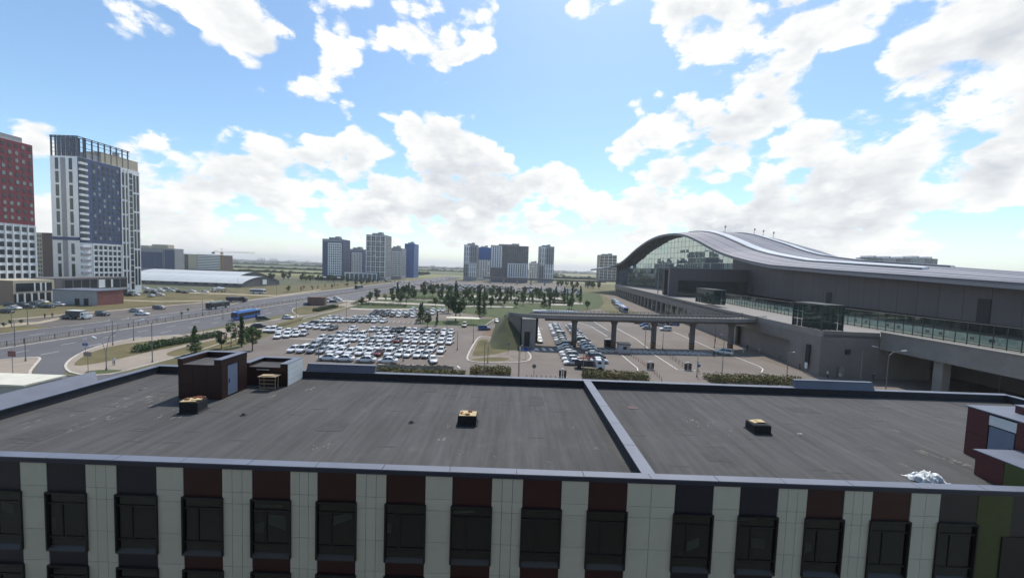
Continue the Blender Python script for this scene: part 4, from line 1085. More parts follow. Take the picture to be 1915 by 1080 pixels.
# white and dark blue tower with pergola
T = Tower('residential_tower', 'white and dark blue apartment tower crowned by an open steel pergola', -236.5, -222.5, 190, 221, 71, M_bwhite, group='tall apartment towers across the avenue')
for u in (2.6, 9.6):
    for j, (a, b) in enumerate(((64.3,70),(57.6,63.3),(50.9,56.6),(44.2,49.9),(37.5,43.2),(30.8,36.5))): T._put('window', 'f', u, u + 1.6, a, b, .12, .2, M_bglass)
    for (a, b) in ((21.5, 27), (18, 20), (7.5, 16.5), (3.5, 5.8)): T._put('window', 'f', u, u + 1.6, a, b, .12, .2, M_bglass)
T.clad('f', 5.3, 7.8, 8, 70.2, M_bgrey, .1); T.clad('f', .2, 14, 28.6, 30.2, M_bnavy, .25)
T.clad('e', .0, 20.5, 27.6, 70.9, M_bnavy, .12)
for j in range(13):                                            # balcony stack at the corner
    T._put('balcony', 'e', .2, 3.4, 29 + j * 3.2, 30.1 + j * 3.2, 1.3, 1.4, M_bwhite); T._put('window', 'e', .6, 3.2, 30.4 + j * 3.2, 31.9 + j * 3.2, .2, .2, M_bglass)
for j in range(7): T._put('balcony', 'e', .2, 4.2, 5 + j * 3.2, 6.2 + j * 3.2, .9, 1.0, M_bgrey)
T.win('e', 6.0, 20.0, 29, 69.5, 6, 14, .45, .55, .2, M_bglass, 0, .35)
T.win('e', 6.0, 20.0, 6, 27, 6, 7, .62, .66, .08); T.ribs('e', 6, 20, 4, 27.3, 6, .4, M_bwhite, .3); T.bands('e', 6, 20, 6, 27, 7, .45, M_bwhite, .22)
T.ribs('e', 20.6, 24.5, 2, 70.8, 2, .5, M_bwhite, .4); T.win('e', 20.8, 24.3, 5, 69, 2, 8, .6, .86, .1)
T._put('glazing', 'e', 24.7, 26.9, 2, 69, .06, .1, M_bglass); T.bands('e', 24.7, 26.9, 6, 66, 18, .3, M_bwhite, .14)
T.win('e', 27.2, 30.8, 4, 69, 2, 6, .62, .9, .1)
T.top(4, 13.8, 11, 30.5, 5.6, M_bbeige); T.top(5, 13.7, 3, 11, 3.0, M_bgrey)
pg = MB()
for x in (-6.6, -4.4, -2.2, 0, 2.2, 4.4, 6.6):
    for y in (.4, 3.2): pg.box(x - .25, x + .25, y - .25, y + .25, 71, 81)
for y in range(4, 26, 3): pg.box(6.35, 6.85, y - .2, y + .2, 71, 81 - .0)
for z in (73, 75, 77, 79, 80.6): pg.box(-6.9, 6.9, .1, .3, z, z + .2)
for z in (80.2, 81): pg.box(-6.9, 6.9, .0, .5, z, z + .3); pg.box(6.4, 6.9, .51, 26, z, z + .3)
for z in (76, 78.5): pg.box(6.5, 6.8, .52, 26, z, z + .2)
ob('pergola', pg.make('pergola', mat('pergola_steel', (.07,.085,.12), .5)), T.r)
T.top(8, 10, 22, 24, 8.5, M_bgrey, 'vent')
# podiums
T = Tower('shop_podium', 'beige framed shop podium at the foot of the red and white tower', -219.3, -205, 151, 164.8, 9.9, M_bbeige)
T._put('glazing', 'e', .3, 13.5, .1, 4.3, .15, .2, M_dark)
for i in range(6): T._put('pillar', 'e', .8 + i * 2.3, 1.2 + i * 2.3, .1, 4.4, .5, .4, M_bwhite)
for (a, b) in ((1.0, 6.6), (7.2, 8.6), (9.6, 10.3), (10.9, 12.8)): T._put('window', 'e', a, b, 5.2, 8.7, .12, .2, M_bglass)
for a in (6.65, 8.7, 10.35): T._put('panel', 'e', a, a + .45, 5.2, 8.7, .16, .2, M_bwhite)
T.clad('f', 0, 14.3, 0, 9.8, mat('podium_tan', (.30,.21,.16), .75), .1)
T = Tower('shop_podium', 'dark grey shop podium at the foot of the white and blue tower', -222.2, -208, 167.6, 199, 10.2, M_bdark)
T._put('glazing', 'e', 3, 31, 5.0, 9.3, .12, .2, M_bglass); T._put('glazing', 'e', 3, 31, .3, 3.6, .12, .2, M_bglass)
for (a, b) in ((17.5, 20.3), (23.2, 24.2)): T._put('panel', 'e', a, b, 5.1, 9.2, .16, .2, M_bwhite)
T._put('canopy', 'e', 1, 31.2, 3.8, 4.6, 1.5, 1.6, M_bgrey)
for i in range(9): T._put('mullion', 'e', 3 + i * 3.5, 3.15 + i * 3.5, 5.0, 9.3, .2, .2, M_bgrey)
T.win('f', 1, 13, 1, 9.5, 3, 2, .6, .55)
# brick utility building
T = Tower('utility_building', 'low grey and red brick utility building by the avenue', -195, -176, 156, 166.5, 6.2, M_bgrey)
ob('roof_edge', MB().box(-9.8, 9.8, -.3, 10.8, 6.2, 6.5).make('roof_edge', M_coping), T.r)
T._put('door', 'f', 13.2, 15.2, 0, 3.0, .06, .1, M_dark); T._put('door', 'f', 9.4, 11.4, 0, 2.9, .06, .1, M_dark)
for i in range(5): 
    for j in range(6): T._put('brick_panel', 'e', .03 + i * 2.1, 2.1 + i * 2.1, .02 + j * 1.02, 1.01 + j * 1.02, .06, .1, mat('red_brick', (.22,.09,.08), .85, var=.15, scale=1.2, objrand=.08))
# beyond: dark clad block, striped blocks, far slab
T = Tower('apartment_block', 'dark panelled apartment block behind the white and blue tower', -428, -384, 420, 431, 31, M_bgrey)
for (a, b) in ((1, 11.5), (12.2, 20), (20.7, 29.5), (32.5, 43)): T.clad('f', a, b, 8, 29.3 if a > 30 else 26.5, M_bnavy, .3)
T.win('f', 29.6, 32.4, 8, 29, 1, 8, .6, .5); T.win('f', 1, 43, 1.5, 7, 6, 1, .6, .6)
T.top(0, 14, 1, 10, 2.6, M_bbeige); T.top(16, 34, 2, 10, 4.2, M_bbeige)
T = Tower('apartment_block', 'long brown and white striped apartment block under construction by the crane', -560, -474, 600, 625, 27, M_bbrown)
T.bands('f', 4, 27, 4, 25, 7, 1.5, M_bwhite, .6); T.bands('f', 48, 85, 4, 25, 8, 1.5, M_bwhite, .6); T.clad('f', 33, 47, 3, 26.8, M_bbeige, .2); T.win('f', 2, 84, 3, 26, 24, 8, .5, .5, .18)
T = Tower('apartment_block', 'pale apartment block with a brown stripe between the two tall towers', -352, -318, 268, 290, 36, M_bbeige)
T.clad('f', 11, 18, 0, 36, M_bbrown, .15); T.win('f', 7, 10.5, 4, 35, 2, 10, .5, .45); T.win('f', 19, 23, 4, 35, 2, 10, .5, .45); T.win('f', 24, 33, 4, 35, 4, 10, .4, .4)
# warehouse with two vaulted white roofs
wh = thing('warehouse', 'low warehouse with vaulted white roof and dark arched gable', 'warehouse', (0, 0, 0))
M_wroof = mat('white_roof_sheet', (.52,.54,.54), .5, var=.04, scale=.1)
def vault(x0, x1, y0, y1, ze, za):
    n = 14; prof = [(y0 + (y1 - y0) * k / n, ze + (za - ze) * math.sin(math.pi * k / n) ** .8) for k in range(n + 1)]
    ob('gable', MB().loft([[(x0 + .6, y, z - .25) for y, z in prof] + [(x0 + .6, y1, 0), (x0 + .6, y0, 0)], [(x1 - .6, y, z - .25) for y, z in prof] + [(x1 - .6, y1, 0), (x1 - .6, y0, 0)]]).make('gable', M_bdark), wh)
    nx = 10
    for i in range(nx):
        a, b = x0 + (x1 - x0) * i / nx, x0 + (x1 - x0) * (i + 1) / nx - .1
        ob('roof_sheet', MB().loft([[(a, y, z) for y, z in prof], [(b, y, z) for y, z in prof]], close=False).make('roof_sheet', M_wroof, True), wh)
vault(-318, -208, 284, 330, 3.0, 8.0); vault(-345, -250, 333, 380, 4.0, 9.6)
ob('front_wall', MB().box(-317, -209, 284.2, 284.6, 0, 3.1).make('front_wall', M_bgrey), wh)
for i in range(12): ob('window', boxmesh(3.2, .3, .9, M_bglass), wh, (-300 + i * 7.6 + (3 if i > 4 else 0), 284.1, 1.6))
ob('sign', MB().box(-207.35, -207.2, 306, 311, 1.5, 5.5).make('sign', M_bwhite), wh)
# cluster of towers beyond the first car park
GA = 'far tower cluster left of the plain'
def small_tower(label, pxs, y, topy, mwall, side, depth, group, style, m2=M_bwhite):
    (a, b) = pxs; x0, z = AT(a, topy, y); x1 = AT(b, topy, y)[0]; h = z
    T = Tower('residential_tower', label, x0, x1, y, y + depth, h, mwall, group=group); w = x1 - x0
    nf = max(8, int(h / 3.2))
    if style == 'frame':        # dark body, white frame with strips of windows
        T.clad('f', w*.28, w*.95, 5, h - 5, m2, .25); T.win('f', w*.30, w*.93, 6, h - 6, 6, nf - 3, .62, .62, .34, None, 0, .35); T.ribs('f', w*.30, w*.93, 5, h - 5, 3, .8, m2, .6)
        T.win(side, 2, depth - 2, 6, h - 6, 5, nf - 3, .5, .55, .1); T.clad('f', 0, w, h - 3.2, h - .6, M_bgrey, .2)
        T.win('f', w*.04, w*.25, 6, h - 6, 2, nf - 3, .4, .5, .12)
    elif style == 'white':
        T.win('f', 1, w - 1, 5, h - 2, 8, nf - 2, .60, .64, .12, None, .06, .3); T.bands('f', 0, w, 5, h - 2, (nf - 2) // 2, .7, m2, .35); T.ribs('f', .4, w - .4, 5, h - .5, 4, .8, m2, .4)
        T.win(side, 2, depth - 2, 5, h - 2, 5, nf - 2, .5, .6, .1)
    elif style == 'plain':
        T.win('f', 1, w - 1, 4, h - 2, max(4, int(w / 4)), nf - 1, .4, .55, .12, None, .1, .3); T.win(side, 2, depth - 2, 5, h - 2, 4, nf - 2, .4, .5, .1)
    elif style == 'mosaic':
        half = h * .52
        T.win('f', 1, w - 1, half, h - 2, max(6, int(w / 3.6)), nf // 2, .5, .6, .12, None, .15, .4)
        T.clad('f', w*.02, w*.30, half * .75, h - 1, m2, .25); T.win('f', w*.04, w*.28, half * .75, h - 2, 4, nf // 2 + 2, .5, .7, .34)
        T.clad('f', w*.46, w*.98, 8, half, m2, .25); T.win('f', w*.48, w*.96, 9, half - 1, 8, nf // 2 - 2, .55, .75, .34); T.win('f', w*.02, w*.44, 6, half * .75, 6, nf // 3, .4, .5, .12, None, .2, .4)
        T.win(side, 2, depth - 2, 6, h - 4, 4, nf - 2, .4, .5, .1)
    elif style == 'strips':
        T.clad('f', w*.05, w*.45, h*.45, h - 1, m2, .25); T.clad('f', w*.35, w*.97, 6, h*.5, m2, .3)
        for k in range(6): T.win('f', w*(.06 + .15*k), w*(.15 + .15*k), 6, h - 3, 1, 6, .5, .86, .42)
        T.win(side, 2, depth - 2, 6, h - 4, 5, nf - 2, .45, .5, .1)
    T.top(w*.2, w*.7, depth*.3, depth*.7, 2.6, M_bgrey); T.top(w*.55, w*.75, depth*.2, depth*.5, 3.8, M_bgrey)
    return T
small_tower('dark blue tower with a white framed front, first of the far cluster', (603, 641), 480, 446, M_bnavy, 'e', 22, GA, 'frame')
small_tower('short dark tower second from left in the far cluster', (650, 679), 560, 465, M_bnavy, 'e', 26, GA, 'frame')
small_tower('tallest white gridded tower of the far cluster beyond the avenue', (685, 721), 478, 438, M_bgrey, 'e', 24, GA, 'white')
small_tower('grey white tower right of the tallest one in the far cluster', (727, 751), 540, 463, M_bgrey, 'e', 24, GA, 'frame')
small_tower('bright blue slab tower ending the far cluster', (757, 775), 640, 455, M_bblue, 'e', 30, GA, 'plain')
T = Tower('shop_podium', 'low white framed shop row between the far cluster towers', -214, -172, 470, 478, 10, M_bdark, group=GA); T.ribs('f', 1, 41, 0, 9.6, 7, 1.0, M_bwhite, .4); T._put('band', 'f', 0, 42, 8.6, 9.8, .5, .5, M_bwhite)
T = Tower('pavilion', 'flat roofed low pavilion before the dark blue far tower', -236, -207, 440, 452, 3.4, M_bdark); ob('roof_edge', MB().box(-15.5, 15.5, -1, 13, 3.4, 4.0).make('roof_edge', M_wroof), T.r)
GB = 'far tower cluster at the middle of the plain'
small_tower('grey and white tower with strip windows, first of the middle cluster', (868, 893), 600, 457, M_bgrey, 'e', 26, GB, 'strips')
T = small_tower('blue topped tower in the middle cluster', (893, 918), 660, 462, M_bwhite, 'e', 26, GB, 'plain'); T.clad('f', 0, T.w, T.h * .62, T.h, M_bblue, .3); T.clad('e', 0, 20, T.h * .62, T.h, M_bblue, .3)
small_tower('broad dark grey tower with white lower strips in the middle cluster', (918, 989), 585, 458, M_bdark, 'w', 26, GB, 'mosaic')
small_tower('small plain white block between the middle cluster towers', (990, 1008), 700, 491, M_bwhite, 'w', 24, GB, 'plain')
small_tower('slim grey and white tower ending the middle cluster', (1009, 1037), 640, 460, M_bgrey, 'w', 26, GB, 'strips')
small_tower('brown and white tower beyond the station roof tip', (1122, 1154), 820, 476, M_bbrown, 'w', 26, 'buildings beyond the station', 'white')
T = Tower('footbridge', 'long dark footbridge before the middle cluster', -40, 130, 510, 514, 9.0, M_bdark); 
for c in list(T.r.children): bpy.data.objects.remove(c)
T._put('span', 'f', 0, 170, 6.6, 9.0, 0, 4, M_bdark)
for i in range(9): T._put('pier', 'f', 8 + i * 19, 10 + i * 19, 0, 6.6, -1, 2, M_bgrey)
# stepped apartment blocks showing above the station roof
for i, (a, b, tp, l) in enumerate(((1622, 1650, 485, 'dark and white block leftmost above the station roof'), (1652, 1676, 486, 'pale stepped block second above the station roof'), (1678, 1703, 487, 'dark stepped block third above the station roof'), (1704, 1730, 485.5, 'white topped block fourth above the station roof'), (1731, 1754, 487, 'dark and white block rightmost above the station roof'))):
    T = small_tower(l, (a, b), 720, tp - 4, (M_bdark, M_bgrey, M_bdark, M_bgrey, M_bdark)[i], 'w', 24, 'blocks above the station roof', 'plain')
    T.top(T.w*.1, T.w*.45, 0.2, 18, 3.4, M_bwhite)
# cranes
def crane(label, px, y, h, jib, back, s):
    x = AT(px, 490, y)[0]; t = thing('tower_crane', label, 'crane', (x, y, 0)); m = mat('crane_steel', (.30,.20,.08), .6); L = MB(); w = 1.1
    for a in (-w, w):
        for b in (-w, w): L.box(a - .14, a + .14, b - .14, b + .14, 0, h)
    for k in range(int(h / 2.6)): z = k * 2.6; L.tube([(-w, -w, z), (w, -w, z + 2.6)], .1, 4); L.tube([(w, w, z), (-w, w, z + 2.6)], .1, 4)
    ob('mast', L.make('mast', m), t)
    J = MB()
    for (yy, zz) in ((-.7, 0), (.7, 0), (0, 1.5)): J.tube([(-back * s, yy, h + zz), (jib * s, yy, h + zz)], .14, 4)
    n = int((jib + back) / 3)
    for k in range(n): x0 = (-back + k * 3) * s; J.tube([(x0, -.7, h), (x0 + 1.5 * s, 0, h + 1.5), (x0 + 3 * s, -.7, h)], .09, 4)
    ob('jib', J.make('jib', m), t)
    ob('counterweight', MB().box(-back * s - 1.6, -back * s + 1.6, -1, 1, h - 2.6, h + .2).make('counterweight', M_bdark), t)
    ob('cab', MB().box(-1.2, 1.2, -1.6, .8, h - 2.2, h - .1).make('cab', mat('crane_cab', (.45,.22,.10), .6)), t)
    ob('tie', MB().tube([(0, 0, h + 1.5), (0, 0, h + 6)], .2, 5).tube([(0, 0, h + 6), (jib * s * .6, 0, h + 1.5)], .06, 4).tube([(0, 0, h + 6), (-back * s, 0, h + 1)], .06, 4).make('tie', m), t)
crane('yellow brown tower crane with a long jib beside the warehouse', 415, 560, 31, 50, 13, 1)
crane('faint tower crane on the open plain left of the far towers', 574, 1500, 24, 15, 70, 1)
for i in range(8):
    x = AT(484 + i * 3.6 + (8 if i > 3 else 0), 490, 3000)[0]
    t = tag(ob('chimney_stack', MB().box(-5, 5, -5, 5, 0, 12).cyl(0, 0, 12, 38, 3.2, 2.4, 8).make('chimney_stack', M_bgrey), None, (x, 3000, 0)), 'distant grey block of the row standing on the plain horizon', 'block', 'tiny blocks on the horizon')

# ---------------------------------------------------------------- vehicles
M_tyre = mat('tyre_rubber', (.015,.015,.016), .8)
M_rim = mat('wheel_rim', (.35,.36,.38), .35, .6)
M_cwin = glass_mat('car_glass', (.008,.009,.011), .13, .16)
M_head = mat('headlight_lens', (.70,.72,.75), .15)
M_tail = mat('tail_lens', (.30,.015,.015), .25)
M_trim = mat('black_trim', (.02,.02,.022), .6)
PAINT = {'white': mat('paint_white', (.72,.73,.74), .38, coat=.15, objrand=.06), 'silver': mat('paint_silver', (.36,.37,.39), .4, .4, coat=.15, objrand=.08), 'dark': mat('paint_black', (.022,.024,.032), .25, coat=.6),
         'grey': mat('paint_grey', (.11,.115,.125), .3, .4, coat=.5), 'blue': mat('paint_blue', (.04,.10,.28), .28, coat=.5), 'red': mat('paint_maroon', (.13,.015,.02), .28, coat=.5), 'beige': mat('paint_beige', (.48,.45,.36), .35, coat=.3), 'orange': mat('paint_orange', (.55,.16,.03), .35, coat=.3)}
SHAPES = {
 'sedan': dict(st=[(-2.22,.66,.46,.84),(-2.08,.80,.30,.98),(-1.3,.85,.22,1.0),(0,.86,.20,.97),(.95,.86,.22,.94),(1.7,.82,.26,.84),(2.08,.74,.32,.70),(2.22,.60,.42,.60)],
               base=(-1.82,1.10,.79,.97), roof=(-1.02,.28,.60,1.43)),
 'suv': dict(st=[(-2.25,.72,.50,1.0),(-2.15,.86,.36,1.10),(-1.3,.90,.28,1.10),(0,.90,.26,1.08),(1.0,.90,.28,1.06),(1.75,.87,.32,.98),(2.15,.80,.38,.84),(2.25,.66,.48,.72)],
             base=(-2.15,1.18,.83,1.08), roof=(-1.85,.35,.66,1.68))}
CARM = {}
def body_mb(sh):
    b = MB(); rings = []
    for (x, w, zl, zt) in sh['st']:
        rings.append([(x, -w * .93, zl), (x, -w, (zl + zt) * .5), (x, -w * .97, zt * .92), (x, -w * .84, zt), (x, w * .84, zt), (x, w * .97, zt * .92), (x, w, (zl + zt) * .5), (x, w * .93, zl)])
    b.loft(rings); return b
def cabin(sh):
    (bx0, bx1, bw, bz), (rx0, rx1, rw, rz) = sh['base'], sh['roof']
    lo = [(bx0, -bw, bz), (bx1, -bw, bz), (bx1, bw, bz), (bx0, bw, bz)]; hi = [(rx0, -rw, rz), (rx1, -rw, rz), (rx1, rw, rz), (rx0, rw, rz)]
    return lo, hi
def car_meshes(kind, col):
    k = (kind, col)
    if k in CARM: return CARM[k]
    sh = SHAPES[kind]; pm = PAINT[col]; lo, hi = cabin(sh)
    body = body_mb(sh)
    glass = MB(); glass.loft([lo, hi])
    roof = MB(); rz = sh['roof'][3]
    rf = [(hi[0][0] - .06, hi[0][1], rz - .03), (hi[1][0] + .06, hi[1][1], rz - .03), (hi[2][0] + .06, hi[2][1], rz - .03), (hi[3][0] - .06, hi[3][1], rz - .03)]
    rf2 = [(hi[0][0] + .1, hi[0][1] + .1, rz + .05), (hi[1][0] - .1, hi[1][1] + .1, rz + .05), (hi[2][0] - .1, hi[2][1] - .1, rz + .05), (hi[3][0] + .1, hi[3][1] - .1, rz + .05)]
    roof.loft([rf, rf2])
    for i in range(4): roof.tube([lo[i], hi[i]], .055, 5)
    for s_ in (0, 2):
        a = Vector(lo[0 if s_ == 0 else 3]).lerp(Vector(lo[1 if s_ == 0 else 2]), .52); b_ = Vector(hi[0 if s_ == 0 else 3]).lerp(Vector(hi[1 if s_ == 0 else 2]), .55); roof.tube([a, b_], .05, 4)
    whl = MB().cyl(0, 0, -.10, .10, .32, .32, 14, 0, 'y'); rim = MB().cyl(0, 0, -.108, .108, .20, .20, 10, 0, 'y')
    xf, w2 = sh['st'][-2][0], sh['st'][-2][1]; zt = sh['st'][-2][3]
    parts = [('body', body.make('car_body', pm, True), (0,0,0)), ('window_glass', glass.make('car_glass', M_cwin), (0,0,0)), ('car_roof', roof.make('car_roof', pm), (0,0,0))]
    wm, rm = whl.make('wheel', M_tyre), rim.make('rim', M_rim)
    hm = MB().obox((0,0,0), (.22,.34,.13)).make('headlight', M_head); tm = MB().obox((0,0,0), (.12,.30,.16)).make('tail_light', M_tail)
    for x in (-1.32, 1.32):
        for y in (-.78, .78): parts.append(('wheel', wm, (x, y, .32), rm))
    for y in (-.55, .55): parts.append(('headlight', hm, (xf - .02, y, zt - .20))); parts.append(('tail_light', tm, (-2.13, y * 1.1, sh['st'][1][3] - .24)))
    # joined version for far cars
    J = MB()
    def join(mb, mi, off=(0,0,0)):
        i = len(J.v); J.v.extend((v[0]+off[0], v[1]+off[1], v[2]+off[2]) for v in mb.v)
        for f in mb.f: J.f.append(tuple(i + q for q in f)); J.m.append(mi)
    join(body, 0); join(glass, 1); join(roof, 0)
    for x in (-1.32, 1.32):
        for y in (-.78, .78): join(MB().cyl(0, 0, -.10, .10, .32, .32, 8, 0, 'y'), 2, (x, y, .32))
    jm = J.make('parked_car', [pm, M_cwin, M_tyre])
    CARM[k] = (parts, jm); return CARM[k]
GZ = .07
def car(label, x, y, rz, kind='sedan', col='white', group=None, full=True, name='parked_car', z=GZ):
    parts, jm = car_meshes(kind, col)
    if not full:
        return tag(ob(name, jm, None, (x, y, z), rz), label, 'car', group)
    r = thing(name, label, 'car', (x, y, z), rz, group)
    for p in parts:
        o = ob(p[0], p[1], r, p[2])
        if len(p) > 3: ob('rim', p[3], o)
    return r
CN = {'white': 'white', 'silver': 'silver', 'dark': 'black', 'grey': 'dark grey', 'blue': 'blue', 'red': 'dark red', 'beige': 'beige'}
def carrow(rowname, pxs, yfun, cols, group, rz=-math.pi/2 - .07, far=False, kinds=None):
    n = len(pxs)
    for i, px in enumerate(pxs):
        x, y = G(px, yfun(px)); col = cols.get(i, 'silver' if (i * 7 + n) % 11 == 3 else 'white'); kd = (kinds or {}).get(i, 'suv' if (i * 5 + n) % 9 == 2 else 'sedan')
        car(f'{CN[col]} {"SUV" if kd == "suv" else "saloon"}, {ORD[i]} from the left in the {rowname}', x + U(-.1, .1), y + 2.25 + U(-.15, .15), rz + U(-.03, .03), kd, col, group, not far)
lin = lambda a, ya, b, yb: (lambda p: ya + (yb - ya) * (p - a) / (b - a))
GL = 'cars in the large car park'
for i, (px, py) in enumerate(((610,675.5),(640,677),(681,679),(722,681))):
    x, y = G(px, py); car(f'white saloon parked side-on, {ORD[i]} from the left in the nearest row', x, y + .85, math.pi + U(-.03, .03), 'sedan', 'white', GL)
x, y = G(806, 681); car('white saloon parked alone nearest the row of concrete blocks', x, y + 2, -1.25, 'sedan', 'white', GL)
carrow('front full row of the car park', [541,558,576,595,613,632,649,668,685,703,723,743,760,778,794], lin(541,661,794,672), {2:'silver', 9:'red'}, GL, kinds={2:'suv'})
carrow('row behind the front full row', [581,600,616,634,669,685,703,719,736,753,769,785,803,822], lin(581,651,822,663), {1:'grey', 8:'silver'}, GL)
carrow('third full row of the car park', [596.5,613,629,645,659,675,692,708,724.5,740,758,774,790,805,822,838], lin(596,638.5,838,646), {1:'silver', 9:'red'}, GL)
carrow('fourth full row of the car park', [628,644,657,672,702.6,717.6,732,748,764,776.5,793,807,825,839], lin(628,631,839,638.5), {2:'silver', 6:'silver'}, GL)
carrow('fifth row of the car park', [655,693,706,719.5,734,746.5,761,773,787,800,813.5,828.5,842], lin(655,620,842,626), {2:'silver', 4:'dark', 5:'dark', 8:'grey', 10:'grey'}, GL)
carrow('short row left of the fifth row', [562,575,589,603,616.5], lin(562,614.5,617,619), {4:'grey'}, GL)
x, y = G(584, 609); car('black SUV behind the short left row of the car park', x, y + 1, math.pi, 'suv', 'dark', GL)
carrow('left corner block, back line', [492,502,515,530,544,558], lin(492,622,558,628), {}, GL, rz=-1.3)
carrow('left corner block, front line', [511,529,546,561], lin(511,635,561,629.5), {}, GL, rz=-1.3)
carrow('sixth row of the car park', [597,610,621,634,646.6,658.5,673,685.5,698,714], lin(597,603.5,714,604.5), {4:'silver', 5:'grey', 6:'silver', 7:'grey'}, GL, far=True)
carrow('row behind the sixth row', [610,623,658,670,682,692,702], lin(610,598.5,702,599.5), {3:'silver'}, GL, far=True)
carrow('dark row at the far end', [692,704.5,717,731.4,744,758,771], lin(692,592.5,771,594.5), {0:'dark',1:'dark',2:'dark',3:'dark',5:'dark'}, GL, far=True)
carrow('last but one row of the car park', [699,710,722.6,734,746,758,770,783,796,808], lin(699,586,808,589), {0:'dark',1:'dark',2:'silver',8:'silver'}, GL, far=True)
carrow('last row of the car park', [770,783,796,808,820,829], lin(770,580.5,829,583.5), {2:'grey'}, GL, far=True)
# packed double column by the flyover columns
GR = 'cars packed in the column by the flyover'
for i in range(18):
    f = i / 17; x = 12.9 + 2.0 * f ** 1.2; y = 85.2 + 57 * f
    col = ['white','white','silver','white','grey','white','dark','dark','white','silver','dark','white','silver','grey','white','silver','white','white'][i]
    car(f'{CN[col]} car, {ORD[i]} from the near end, left line of the packed column', x + 1.9, y, math.pi + .12 + U(-.04, .04), 'suv' if i in (2, 6, 11) else 'sedan', col, GR, y < 125)
for i in range(16):
    f = i / 15; x = 21.6 + 1.6 * f; y = 87.5 + 53 * f
    col = ['white','dark','silver','dark','white','silver','white','dark','white','white','silver','dark','white','grey','silver','white'][i]
    car(f'{CN[col]} car, {ORD[i]} from the near end, right line of the packed column', x, y, .10 + U(-.04, .04), 'suv' if i in (1, 7) else 'sedan', col, GR, y < 125)
for i in range(7):
    car(f'white saloon, {ORD[i]} from the near end of the file beside the abutment', 8.9 + i * .12, 110.5 + i * 5.6, -math.pi/2, 'sedan', 'white', 'single file beside the abutment', i < 3)
# single cars
def onecar(label, px, py, rz, kind, col, full=True, dy=.9, z=GZ):
    x, y = G(px, py); return car(label, x, y + dy, rz, kind, col, None, full, 'car', z)
onecar('white SUV driving beside the station wall under the flyover', 1357, 664, 2.45, 'suv', 'white')
onecar('white SUV parked beyond the flyover columns', 1246, 619, math.pi, 'suv', 'white')
onecar('silver saloon parked beyond the second flyover column', 1213, 616.5, -.05, 'sedan', 'silver')
onecar('blue saloon half hidden by the second flyover column', 1207, 611, 3.1, 'sedan', 'blue')
for i, (px, py, c) in enumerate(((1196,606,'dark'),(1226,606.5,'white'),(1237,610,'silver'),(1250,608,'dark'),(1262,609,'blue'),(1186,603,'dark'),(1207,603.5,'silver'),(1219,603.8,'white'))):
    onecar(f'{CN[c]} car, {ORD[i]} of the short rows behind the flyover rail', px, py, (0.2 if i % 2 else 2.9), 'sedan', c, False)
onecar('blue car at the car park exit beside the bare soil corner', 905, 618, .15, 'suv', 'blue', True, 1.0)
onecar('silver car driving down the lane beside the grass bank', 928, 604, -1.5, 'sedan', 'silver', True, 2.2)
onecar('beige hatchback parked below the pale roofed shelter', 867, 612.5, -1.57, 'suv', 'beige', True, 2.2)
onecar('white saloon on the slip lane beside the dry lawn', 535, 597, -.1, 'sedan', 'white', True, .9, .14)
onecar('black SUV leaving the avenue behind the blue bus', 489, 600, .5, 'suv', 'dark', True, .9, .14)
onecar('dark car half hidden by the young trees', 480, 614, .6, 'sedan', 'dark', True, .9, .14)
onecar('dark car on the avenue near the brown container', 573, 571, 1.3, 'sedan', 'dark', True, 1, .06)
onecar('black saloon beside the box van', 123, 597, .1, 'sedan', 'dark', True, .9, .08)
onecar('black SUV in the lay-by ahead of the box van', 187, 591, -.05, 'suv', 'dark', True, .9, .08)
onecar('silver saloon in the lay-by behind the white one', 250, 584, .1, 'sedan', 'silver', True, .9, .08)
onecar('white saloon waiting in the lay-by of the avenue', 261, 590, .2, 'sedan', 'white', True, .9, .08)
onecar('dark pickup like car at the lay-by end', 294, 579, .05, 'suv', 'grey', True, .9, .08)
for i, (px, py, c) in enumerate(((268,540,'white'),(276,543,'white'),(284,545,'silver'),(292,542,'white'),(300,545,'white'),(308,541,'silver'),(317,545,'white'),(322,543,'silver'),(286,549,'dark'),(280,555,'white'),(296,553,'white'),(272,548,'dark'),(250,553,'white'),(240,554,'dark'),(335,547.5,'dark'),(344,548.5,'dark'),(246,549,'silver'))):
    onecar(f'{CN[c]} car, {ORD[i]} counted in the parking by the tall blue tower', px, py, U(-.4, .4) + (math.pi if i % 2 else 0), 'sedan', c, True)
onecar('white saloon on the track before the warehouse', 357, 546.5, .1, 'sedan', 'white'); onecar('white saloon ahead on the track before the warehouse', 381, 547.5, .1, 'sedan', 'white')
for i, (px, py, c) in enumerate(((20,579,'white'),(5,586,'dark'),(58,570,'dark'),(74,567,'white'),(86,576,'dark'),(98,564,'white'),(106,572,'white'),(112,569,'silver'),(48,577,'dark'),(70,575,'dark'),(36,572,'grey'),(14,573,'dark'))):
    onecar(f'{CN[c]} car, {ORD[i]} of those parked under the beige podium', px, py, U(-.2, .2), 'sedan', c, True)
for i, (px, py) in enumerate(((598,567),(606,566),(615,563),(622,566),(632,562),(628,559))): onecar(f'{"white" if i != 3 else "black"} car, {ORD[i]} of the group behind the brown container', px, py, U(-.5, .5), 'sedan', 'white' if i != 3 else 'dark', False)
